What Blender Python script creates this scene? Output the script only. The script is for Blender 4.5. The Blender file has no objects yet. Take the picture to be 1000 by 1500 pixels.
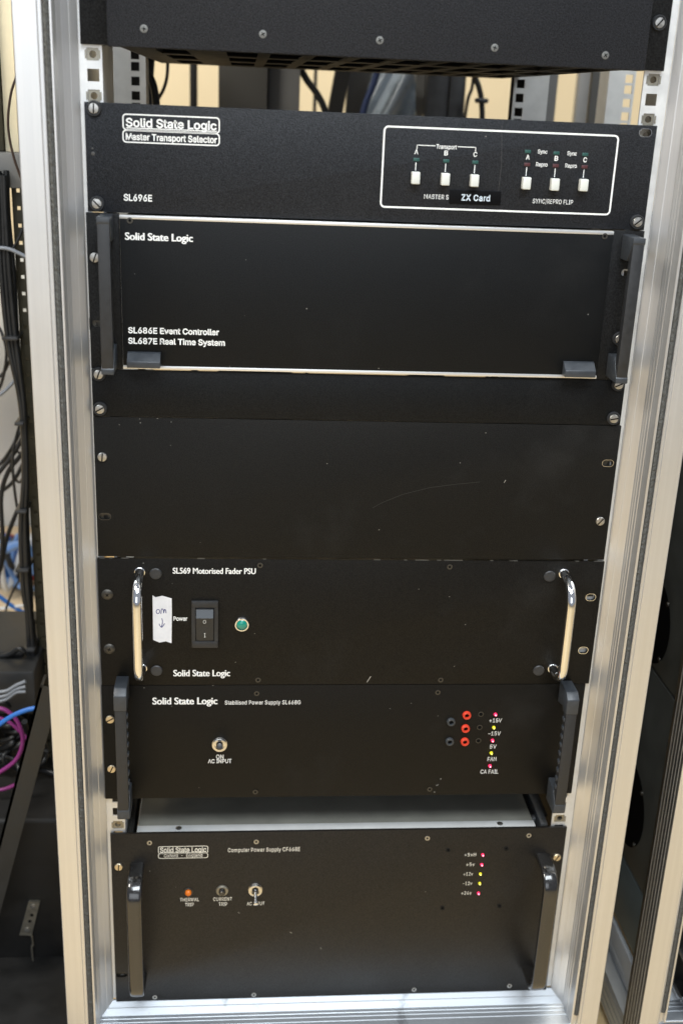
import bpy, bmesh, math, random
from mathutils import Vector, Matrix, Euler
random.seed(7)
sc = bpy.context.scene
COL = sc.collection
MM = 0.001

# ------------------------------------------------------------------ camera
# measured from the panel edges: 19 inch wide panels, 44.45 mm units; x right, y into the rack, z up, in mm
F_PX = 1649.401
CAM = Vector((-109.649, -990.470, 409.864))
ROT = Euler((1.22002394, -4.06026319e-02, -8.01084998e-02), 'XYZ')
cd = bpy.data.cameras.new('camera')
cam = bpy.data.objects.new('camera', cd); COL.objects.link(cam)
cam.location = CAM*MM; cam.rotation_euler = ROT
cd.sensor_fit = 'VERTICAL'; cd.sensor_height = 36; cd.sensor_width = 24
cd.lens = F_PX/1500*36
cd.clip_start = 0.02; cd.clip_end = 60
cd.dof.use_dof = True; cd.dof.focus_distance = 1.06; cd.dof.aperture_fstop = 5.0
sc.camera = cam

# ------------------------------------------------------------------ light
sc.view_settings.view_transform = 'Standard'
sc.view_settings.look = 'None'
sc.view_settings.exposure = 0.0
sc.view_settings.gamma = 1.0
w = bpy.data.worlds.new('World'); sc.world = w; w.use_nodes = True
bg = w.node_tree.nodes['Background']
bg.inputs[0].default_value = (0.80, 0.86, 1.0, 1); bg.inputs[1].default_value = 0.34

def area(name, loc, target, sx, sy, power, color):
    l = bpy.data.lights.new(name, 'AREA'); l.shape = 'RECTANGLE'; l.size = sx; l.size_y = sy
    l.energy = power; l.color = color
    o = bpy.data.objects.new(name, l); COL.objects.link(o)
    o.location = loc
    o.rotation_euler = (Vector(target)-Vector(loc)).to_track_quat('-Z', 'Y').to_euler()
    return o
area('ceiling_lamp', (0.15, -1.35, 1.85), (0.0, -0.5, -0.5), 1.7, 0.7, 62, (0.88, 0.95, 1.0))
area('camera_side_fill', (-0.5, -3.4, 1.0), (0, 0, 0.1), 2.2, 1.5, 22, (0.88, 0.94, 1.0))  # added fill behind the camera, gives the metal something cool to reflect
area('left_background_fill', (-1.5, -0.5, 1.7), (-0.9, 0.7, 0.0), 0.9, 0.5, 44, (1.0, 0.95, 0.86))  # added fill to brighten the left background, no fitting known there
area('back_wall_fill', (-0.1, 1.05, 1.9), (-0.1, 1.5, 0.0), 2.2, 0.5, 23, (1.0, 0.90, 0.72))  # added fill to brighten the cream wall, no fitting known there

# ------------------------------------------------------------------ pixel (1000x1500 measure) to a point on a vertical plane y
RM = ROT.to_matrix()
def at(px, py, y=0.0):
    d = RM @ Vector(((px-500)/F_PX, -(py-750)/F_PX, -1))
    return CAM + d*((y-CAM.y)/d.y)

# ------------------------------------------------------------------ materials
def new_mat(name):
    m = bpy.data.materials.new(name); m.use_nodes = True
    nt = m.node_tree
    return m, nt, nt.nodes['Principled BSDF']
def lnk(nt, a, b): nt.links.new(a, b)
def noise(nt, scale, detail=3, rough=.6, stretch=None):
    tc = nt.nodes.new('ShaderNodeTexCoord'); n = nt.nodes.new('ShaderNodeTexNoise')
    n.inputs['Scale'].default_value = scale; n.inputs['Detail'].default_value = detail; n.inputs['Roughness'].default_value = rough
    if stretch:
        mp = nt.nodes.new('ShaderNodeMapping'); mp.inputs['Scale'].default_value = stretch
        lnk(nt, tc.outputs['Object'], mp.inputs[0]); lnk(nt, mp.outputs[0], n.inputs['Vector'])
    else: lnk(nt, tc.outputs['Object'], n.inputs['Vector'])
    return n
def ramp(nt, src, stops):
    r = nt.nodes.new('ShaderNodeValToRGB'); lnk(nt, src, r.inputs[0])
    el = r.color_ramp.elements
    while len(el) < len(stops): el.new(.5)
    for e, (p, c) in zip(el, stops):
        e.position = p; e.color = (c, c, c, 1) if not isinstance(c, tuple) else c+(1,)
    return r
def bump(nt, src, b, strength, dist):
    bp = nt.nodes.new('ShaderNodeBump'); bp.inputs['Strength'].default_value = strength; bp.inputs['Distance'].default_value = dist
    lnk(nt, src, bp.inputs['Height']); lnk(nt, bp.outputs[0], b.inputs['Normal'])
def simple(name, col, rough=.5, metal=0., spec=.5, coat=0., var=.0, vscale=60):
    m, nt, b = new_mat(name)
    b.inputs['Base Color'].default_value = col+(1,); b.inputs['Roughness'].default_value = rough
    b.inputs['Metallic'].default_value = metal; b.inputs['Specular IOR Level'].default_value = spec
    b.inputs['Coat Weight'].default_value = coat
    if var:
        n = noise(nt, vscale, 4)
        lo = tuple(c*(1-var) for c in col); hi = tuple(min(1, c*(1+var)) for c in col)
        r = ramp(nt, n.outputs[0], [(.3, lo), (.7, hi)]); lnk(nt, r.outputs[0], b.inputs['Base Color'])
        r2 = ramp(nt, n.outputs[0], [(.3, max(.02, rough-.1)), (.7, min(1, rough+.1))]); lnk(nt, r2.outputs[0], b.inputs['Roughness'])
    return m
def powder(name, col, rough, grain=900, gstr=.35, speck=.0, dust=.0, spec=.32):
    """textured black paint: grain in bump and colour, dusty wipes, pale dust specks"""
    m, nt, b = new_mat(name)
    g = noise(nt, grain, 2, .6)
    d = noise(nt, 9, 5, .65)
    lo = tuple(c*.6 for c in col); hi = tuple(c*1.45 for c in col)
    r = ramp(nt, g.outputs[0], [(.35, lo), (.65, hi)])
    dr = ramp(nt, d.outputs[0], [(.56, 0.), (.80, 1.)])
    mx = nt.nodes.new('ShaderNodeMix'); mx.data_type = 'RGBA'
    ml = nt.nodes.new('ShaderNodeMath'); ml.operation = 'MULTIPLY'; ml.inputs[1].default_value = dust
    lnk(nt, dr.outputs[0], ml.inputs[0]); lnk(nt, ml.outputs[0], mx.inputs[0])
    lnk(nt, r.outputs[0], mx.inputs[6]); mx.inputs[7].default_value = (.16, .155, .145, 1)
    out = mx.outputs[2]
    if speck:
        v = nt.nodes.new('ShaderNodeTexVoronoi'); v.inputs['Scale'].default_value = 75
        tc = nt.nodes.new('ShaderNodeTexCoord'); lnk(nt, tc.outputs['Object'], v.inputs['Vector'])
        sr = ramp(nt, v.outputs['Distance'], [(.028, 1.), (.05, 0.)])
        sp = nt.nodes.new('ShaderNodeSeparateColor'); lnk(nt, v.outputs['Color'], sp.inputs[0])
        th = ramp(nt, sp.outputs[0], [(1-speck-.001, 0.), (1-speck, 1.)])
        mm = nt.nodes.new('ShaderNodeMath'); mm.operation = 'MULTIPLY'
        lnk(nt, sr.outputs[0], mm.inputs[0]); lnk(nt, th.outputs[0], mm.inputs[1])
        m2 = nt.nodes.new('ShaderNodeMix'); m2.data_type = 'RGBA'
        lnk(nt, mm.outputs[0], m2.inputs[0]); lnk(nt, out, m2.inputs[6]); m2.inputs[7].default_value = (.25, .24, .22, 1)
        out = m2.outputs[2]
    lnk(nt, out, b.inputs['Base Color'])
    rr = ramp(nt, d.outputs[0], [(.3, max(.05, rough-.05)), (.75, rough+.1)])
    lnk(nt, rr.outputs[0], b.inputs['Roughness'])
    sl = ramp(nt, g.outputs[0], [(.34, spec*.68), (.66, spec*1.32)]); lnk(nt, sl.outputs[0], b.inputs['Specular IOR Level'])
    bump(nt, g.outputs[0], b, gstr, .0012)
    return m
def brushed(name, col, rough, stretch, scratch=.25, metal=1.0, grime=.0):
    m, nt, b = new_mat(name)
    b.inputs['Metallic'].default_value = metal
    n = noise(nt, 260, 4, .6, stretch); d = noise(nt, 14, 4, .6)
    r = ramp(nt, n.outputs[0], [(.25, tuple(c*.94 for c in col)), (.75, tuple(min(1, c*1.03) for c in col))])
    out = r.outputs[0]
    if grime:      # dark rubbed marks
        gn = noise(nt, 22, 6, .75, (1, .35, 1)); gr = ramp(nt, gn.outputs[0], [(.60, 0.), (.68, grime)])
        mx = nt.nodes.new('ShaderNodeMix'); mx.data_type = 'RGBA'
        lnk(nt, gr.outputs[0], mx.inputs[0]); lnk(nt, out, mx.inputs[6]); mx.inputs[7].default_value = (.10, .10, .11, 1); out = mx.outputs[2]
    lnk(nt, out, b.inputs['Base Color'])
    ad = nt.nodes.new('ShaderNodeMath'); ad.operation = 'ADD'
    r1 = ramp(nt, n.outputs[0], [(.3, rough-.025), (.7, rough+.025)]); r2 = ramp(nt, d.outputs[0], [(.35, -0.0), (.8, .07)])
    lnk(nt, r1.outputs[0], ad.inputs[0]); lnk(nt, r2.outputs[0], ad.inputs[1]); lnk(nt, ad.outputs[0], b.inputs['Roughness'])
    bump(nt, n.outputs[0], b, scratch, .00015)
    return m
def emit(name, col, strength, base):
    m, nt, b = new_mat(name)
    b.inputs['Base Color'].default_value = base+(1,); b.inputs['Emission Color'].default_value = col+(1,)
    b.inputs['Emission Strength'].default_value = strength; b.inputs['Roughness'].default_value = .25
    return m

M = dict(
 black_cool=powder('textured_black_paint', (.0085, .0098, .0128), .5, 1150, .4, .03, .03, .30),
 black_grain=powder('coarse_black_paint', (.0098, .011, .0145), .5, 1000, .5, .03, .02, .30),
 black_fine=powder('fine_black_paint', (.0040, .0046, .0052), .46, 1500, .2, .14, .02, .20),
 black_warm=powder('dusty_black_paint', (.0056, .0053, .0046), .48, 1400, .2, .14, .05, .20),
 black_psu=powder('satin_black_paint', (.0050, .0044, .0035), .44, 1500, .2, .12, .04, .20),
 black_gloss=powder('semi_gloss_black_paint', (.0070, .0060, .0052), .38, 1500, .2, .08, .03, .40),
 ear=powder('ear_black_paint', (.0050, .0054, .0060), .5, 900, .25, .05, .02, .22),
 plastic=simple('grey_black_plastic', (.035, .040, .047), .42, 0, .5, 0, .15, 200),
 plastic_bar=simple('black_plastic_bar', (.018, .019, .021), .5, 0, .5, 0, .2, 200),
 gloss_black=simple('gloss_black_enamel', (.012, .011, .010), .18, 0, .8, .35, .1, 300),
 rubber=simple('black_rubber', (.030, .031, .033), .4, 0, .4, 0, .2, 100),
 alu=brushed('anodised_aluminium', (.72, .715, .705), .36, (1, 1, .012), .05, .8),
 alu_h=brushed('anodised_aluminium_across', (.50, .53, .56), .40, (.012, 1, 1), .06, .8, .45),
 zinc=simple('zinc_rail', (.74, .74, .73), .45, .55, .5, 0, .08, 60),
 rear_zinc=simple('dull_grey_steel', (.62, .62, .60), .6, .0, .5, 0, .1, 40),
 trim=simple('bare_aluminium_edge', (.86, .86, .85), .3, .7, .5),
 steel=simple('screw_steel', (.50, .49, .465), .38, 1., .5, 0, .15, 400),
 brass=simple('warm_screw_steel', (.66, .57, .42), .36, 1., .5, 0, .12, 400),
 dark_screw=simple('blackened_screw', (.085, .08, .07), .42, .8, .5, 0, .2, 400),
 slot=simple('slot_shadow_black', (.004, .004, .004), .9, 0, .1),
 chrome=simple('chrome', (.88, .88, .87), .07, 1.),
 nickel=simple('nickel_nut', (.72, .70, .66), .2, 1., .5, 0, .15, 500),
 brush=simple('brush_pile', (.085, .085, .08), .95, 0, .1, 0, .45, 900),
 white_ink=simple('white_screen_print', (.82, .82, .80), .55),
 dim_ink=simple('worn_screen_print', (.46, .46, .44), .6),
 warm_ink=simple('cream_screen_print', (.78, .75, .66), .55),
 button=simple('white_button_cap', (.62, .63, .59), .4),
 tape=simple('masking_tape', (.72, .72, .74), .75, 0, .3, 0, .06, 120),
 ink=simple('blue_pen_ink', (.03, .03, .16), .5),
 label_tape=simple('black_label_tape', (.003, .003, .0035), .6, 0, .1),
 emboss=simple('label_lettering', (.62, .70, .78), .5),
 led_off_green=simple('unlit_green_led', (.02, .075, .065), .3),
 led_off_red=simple('unlit_red_led', (.075, .025, .028), .3),
 led_red=emit('lit_red_led', (1., .02, .10), 1.9, (.5, .02, .06)),
 led_yellow=emit('lit_yellow_led', (.80, .74, .01), 1.0, (.5, .45, .02)),
 led_red_core=emit('red_led_core', (1., .30, .42), 5., (.6, .2, .3)),
 led_yellow_core=emit('yellow_led_core', (1., .95, .25), 2.4, (.6, .6, .2)),
 lens_green=simple('green_lens', (.0, .22, .16), .15, 0, .6, .6),
 lens_orange=emit('orange_lens', (1., .25, .01), .12, (.55, .13, .01)),
 red_socket=simple('red_socket_plastic', (.62, .045, .02), .35),
 grey_socket=simple('dark_socket_plastic', (.035, .04, .045), .35),
 dull_screw=simple('dull_grey_screw', (.20, .20, .19), .5, .8, .5, 0, .2, 400),
 lid_dark=simple('olive_grey_lid', (.18, .176, .15), .45, .1, .5, 0, .1, 30),
 lid=simple('pale_grey_lid', (.55, .56, .56), .42, .2, .5, 0, .05, 50),
 rocker_top=simple('lit_rocker_grey', (.055, .062, .07), .25),  # lighter than the rocker body, for light from above
 chassis=simple('dull_black_chassis', (.016, .0155, .014), .55, 0, .4, 0, .3, 30),
 under=simple('bronze_black_steel', (.040, .037, .030), .7, .0, .2, 0, .25, 40),
 runner=simple('grey_runner', (.10, .105, .11), .35, .4, .5, 0, .2, 60),
 wall=simple('cream_plaster', (.74, .62, .41), .8, 0, .3, 0, .05, 4),
 pale=simple('pale_grey_board', (.78, .79, .76), .7, 0, .3, 0, .05, 6),
 floor=simple('tan_floor', (.70, .52, .28), .45, 0, .5, 0, .12, 6),
 dexion=simple('olive_bronze_steel', (.050, .045, .028), .5, .3, .5, 0, .25, 30),
 shelf=simple('grey_shelf_paint', (.15, .15, .145), .5, 0, .5, 0, .1, 20),
 cream_box=simple('cream_card', (.74, .66, .47), .7, 0, .3, 0, .12, 14),
 white_box=simple('white_card', (.82, .80, .72), .7, 0, .3, 0, .05, 14),
 cable=simple('black_cable', (.010, .011, .012), .42, 0, .5, 0, .2, 60),
 brown_cable=simple('brown_cable', (.035, .018, .010), .4),
 grey_cable=simple('grey_cable', (.20, .22, .25), .4),
 blue_cable=simple('blue_cable', (.02, .14, .48), .4),
 sky_cable=simple('pale_blue_cable', (.16, .30, .60), .4),
 white_cable=simple('white_cable', (.62, .64, .66), .4),
 red_cable=simple('red_cable', (.45, .03, .05), .4),
 magenta=simple('magenta_cable', (.20, .022, .15), .4),
 wood=simple('beige_board', (.66, .52, .34), .6, 0, .4, 0, .08, 12),
 gear=simple('dark_grey_gear', (.022, .0225, .023), .5, 0, .5, 0, .3, 30),
 case=simple('black_case_vinyl', (.007, .0068, .0065), .6, 0, .4, 0, .5, 25),
 bar=simple('charcoal_bar', (.019, .019, .018), .5, 0, .5, 0, .2, 30),
 bracket=simple('dull_bracket_steel', (.30, .28, .23), .4, .8, .5, 0, .15, 120),
 grey_cab=simple('grey_cabinet_paint', (.085, .082, .075), .5, 0, .5, 0, .08, 10),
 grey_cab2=simple('light_grey_cabinet_paint', (.17, .17, .165), .5, 0, .5, 0, .08, 10),
 plastic_bag=simple('blue_grey_plastic', (.30, .36, .42), .3, 0, .5, 0, .3, 14),
 navy=simple('navy_fabric', (.02, .04, .12), .6),
 green=simple('green_tape', (.10, .22, .01), .6),
 side_plate=simple('dark_side_plate', (.11, .112, .10), .45, .2, .5, 0, .25, 25),
 side_plate2=simple('teal_grey_plate', (.17, .20, .20), .4, .2, .5, 0, .15, 25),
 side_dark=simple('shade_plate_grey', (.040, .041, .040), .4, .3, .5, 0, .25, 18),  # dark tone painted for the shade between the racks
 ledge=simple('white_ledge', (.50, .52, .54), .5, 0, .5, 0, .08, 30),
 scratch=simple('pale_scratch', (.055, .053, .05), .5),
 fleck=simple('paint_fleck', (.40, .38, .34), .5),
)

# ------------------------------------------------------------------ mesh builder
BASE = {}      # world position (mm) of each object's origin
def children_base(p): return BASE[p.name] if p is not None else Vector((0, 0, 0))
class MB:
    def __init__(s): s.bm = bmesh.new()
    def quad(s, pts): return s.bm.faces.new([s.bm.verts.new(p) for p in pts])
    def box(s, x0, x1, y0, y1, z0, z1, bev=0., seg=2):
        b = bmesh.new()
        bmesh.ops.create_cube(b, size=1)
        for v in b.verts:
            v.co = Vector(((x0+x1)/2+v.co.x*(x1-x0), (y0+y1)/2+v.co.y*(y1-y0), (z0+z1)/2+v.co.z*(z1-z0)))
        if bev: bmesh.ops.bevel(b, geom=list(b.edges), offset=bev, segments=seg, affect='EDGES', profile=.5)
        s._merge(b); return s
    def _merge(s, b, mat=None):
        if mat is not None: bmesh.ops.transform(b, matrix=mat, verts=b.verts)
        me = bpy.data.meshes.new('t'); b.to_mesh(me); b.free(); s.bm.from_mesh(me); bpy.data.meshes.remove(me)
    def loft(s, rings, cap=True, closed=True):
        vs = [[s.bm.verts.new(p) for p in r] for r in rings]
        n = len(rings[0])
        for a, b in zip(vs, vs[1:]):
            for i in range(n if closed else n-1):
                s.bm.faces.new((a[i], a[(i+1) % n], b[(i+1) % n], b[i]))
        if cap and closed:
            s.bm.faces.new(list(reversed(vs[0]))); s.bm.faces.new(vs[-1])
        return s
    def lathe(s, c, prof, seg=20, axis='y'):
        """prof: (radius, offset along axis); axis -y is towards the viewer"""
        rings = []
        for r, h in prof:
            r = max(r, .01); ring = []
            for i in range(seg):
                a = 2*math.pi*i/seg; u, v = r*math.cos(a), r*math.sin(a)
                if axis == 'y': ring.append((c[0]+u, c[1]+h, c[2]+v))
                elif axis == 'z': ring.append((c[0]+u, c[1]+v, c[2]+h))
                else: ring.append((c[0]+h, c[1]+u, c[2]+v))
            rings.append(ring)
        return s.loft(rings)
    def tube(s, pts, r, seg=8, smooth=6):
        P = [Vector(p) for p in pts]
        if smooth and len(P) > 2:
            Q = []
            for i in range(len(P)-1):
                p0 = P[max(i-1, 0)]; p1 = P[i]; p2 = P[i+1]; p3 = P[min(i+2, len(P)-1)]
                for k in range(smooth):
                    t = k/smooth
                    Q.append(.5*((2*p1)+(p2-p0)*t+(2*p0-5*p1+4*p2-p3)*t*t+(3*p1-p0-3*p2+p3)*t**3))
            Q.append(P[-1]); P = Q
        rings = []; nrm = None
        for i, p in enumerate(P):
            t = (P[min(i+1, len(P)-1)]-P[max(i-1, 0)]).normalized()
            if nrm is None: nrm = t.orthogonal().normalized()
            nrm = (nrm-t*nrm.dot(t)).normalized(); b = t.cross(nrm)
            rr = r[i*len(r)//len(P)] if isinstance(r, list) else r
            rings.append([p+nrm*rr*math.cos(2*math.pi*k/seg)+b*rr*math.sin(2*math.pi*k/seg) for k in range(seg)])
        return s.loft(rings)
    def prism_x(s, prof, x0, x1, bev=0.):      # prof of (y,z)
        b = bmesh.new()
        a = [b.verts.new((x0, y, z)) for y, z in prof]; c = [b.verts.new((x1, y, z)) for y, z in prof]
        n = len(prof)
        b.faces.new(a); b.faces.new(list(reversed(c)))
        for i in range(n): b.faces.new((a[(i+1) % n], a[i], c[i], c[(i+1) % n]))
        bmesh.ops.recalc_face_normals(b, faces=b.faces)
        if bev: bmesh.ops.bevel(b, geom=list(b.edges), offset=bev, segments=2, affect='EDGES', profile=.5)
        s._merge(b); return s
    def frame_rect(s, x0, x1, z0, z1, y, t, rad, seg=6):
        """thin rounded rectangular line lying on a plane y"""
        def ring(k):
            pts = []
            r = max(rad-k, .05)
            for cx, cz, a0 in ((x1-rad, z1-rad, 0), (x0+rad, z1-rad, 90), (x0+rad, z0+rad, 180), (x1-rad, z0+rad, 270)):
                for i in range(seg+1):
                    a = math.radians(a0+90*i/seg); pts.append((cx+r*math.cos(a), y, cz+r*math.sin(a)))
            return pts
        o, i_ = ring(0), ring(t)
        vo = [s.bm.verts.new(p) for p in o]; vi = [s.bm.verts.new(p) for p in i_]
        n = len(vo)
        for k in range(n): s.bm.faces.new((vo[k], vi[k], vi[(k+1) % n], vo[(k+1) % n]))
        return s
    def holed(s, x0, x1, z0, z1, y0, y1, cx, cz, r, seg=16):
        """square plate with a round hole through it"""
        def sq(a):
            c, n = math.cos(a), math.sin(a); k = 1/max(abs(c), abs(n))
            return ((x0+x1)/2+c*k*(x1-x0)/2, (z0+z1)/2+n*k*(z1-z0)/2)
        A = [2*math.pi*(i+.5)/seg for i in range(seg)]
        A = sorted(A+[math.pi/4+math.pi/2*i for i in range(4)])
        n = len(A)
        rows = []
        for fn, y in ((sq, y0), (sq, y1)):
            rows.append([s.bm.verts.new((fn(a)[0], y, fn(a)[1])) for a in A])
        for y in (y1, y0): rows.append([s.bm.verts.new((cx+r*math.cos(a), y, cz+r*math.sin(a))) for a in A])
        for k in range(4):
            a, b = rows[k], rows[(k+1) % 4]
            for i in range(n): s.bm.faces.new((a[i], a[(i+1) % n], b[(i+1) % n], b[i]))
        return s
    def mesh(s, name, origin, smooth):
        bmesh.ops.recalc_face_normals(s.bm, faces=s.bm.faces)
        bmesh.ops.translate(s.bm, verts=s.bm.verts, vec=-Vector(origin))
        bmesh.ops.scale(s.bm, verts=s.bm.verts, vec=(MM, MM, MM))
        me = bpy.data.meshes.new(name); s.bm.to_mesh(me); s.bm.free()
        if smooth:
            me.shade_smooth()
            try: me.set_sharp_from_angle(angle=math.radians(smooth))
            except Exception: pass
        return me
    def build(s, name, mat, parent=None, origin=None, smooth=35):
        if origin is None:
            co = [v.co for v in s.bm.verts]
            lo = [min(c[i] for c in co) for i in range(3)]; hi = [max(c[i] for c in co) for i in range(3)]
            origin = Vector(((lo[0]+hi[0])/2, (lo[1]+hi[1])/2, lo[2] if parent is None else (lo[2]+hi[2])/2))
        origin = Vector(origin)
        me = s.mesh(name, origin, smooth)
        me.materials.append(mat)
        return place(name, me, origin, parent)
def place(name, me, origin, parent=None, rot=None):
    o = bpy.data.objects.new(name, me); COL.objects.link(o)
    o.location = (Vector(origin)-children_base(parent))*MM
    if rot: o.rotation_euler = rot
    if parent is not None: o.parent = parent
    BASE[o.name] = Vector(origin)
    return o
def tag(o, label, cat, group=None, kind=None):
    o['label'] = label
    if cat: o['category'] = cat
    if group: o['group'] = group
    if kind: o['kind'] = kind
    return o
def thing(name, label, cat, origin, group=None):
    o = bpy.data.objects.new(name, None); COL.objects.link(o)
    o.empty_display_size = .02; o.location = Vector(origin)*MM; BASE[o.name] = Vector(origin)
    return tag(o, label, cat, group)

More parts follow.
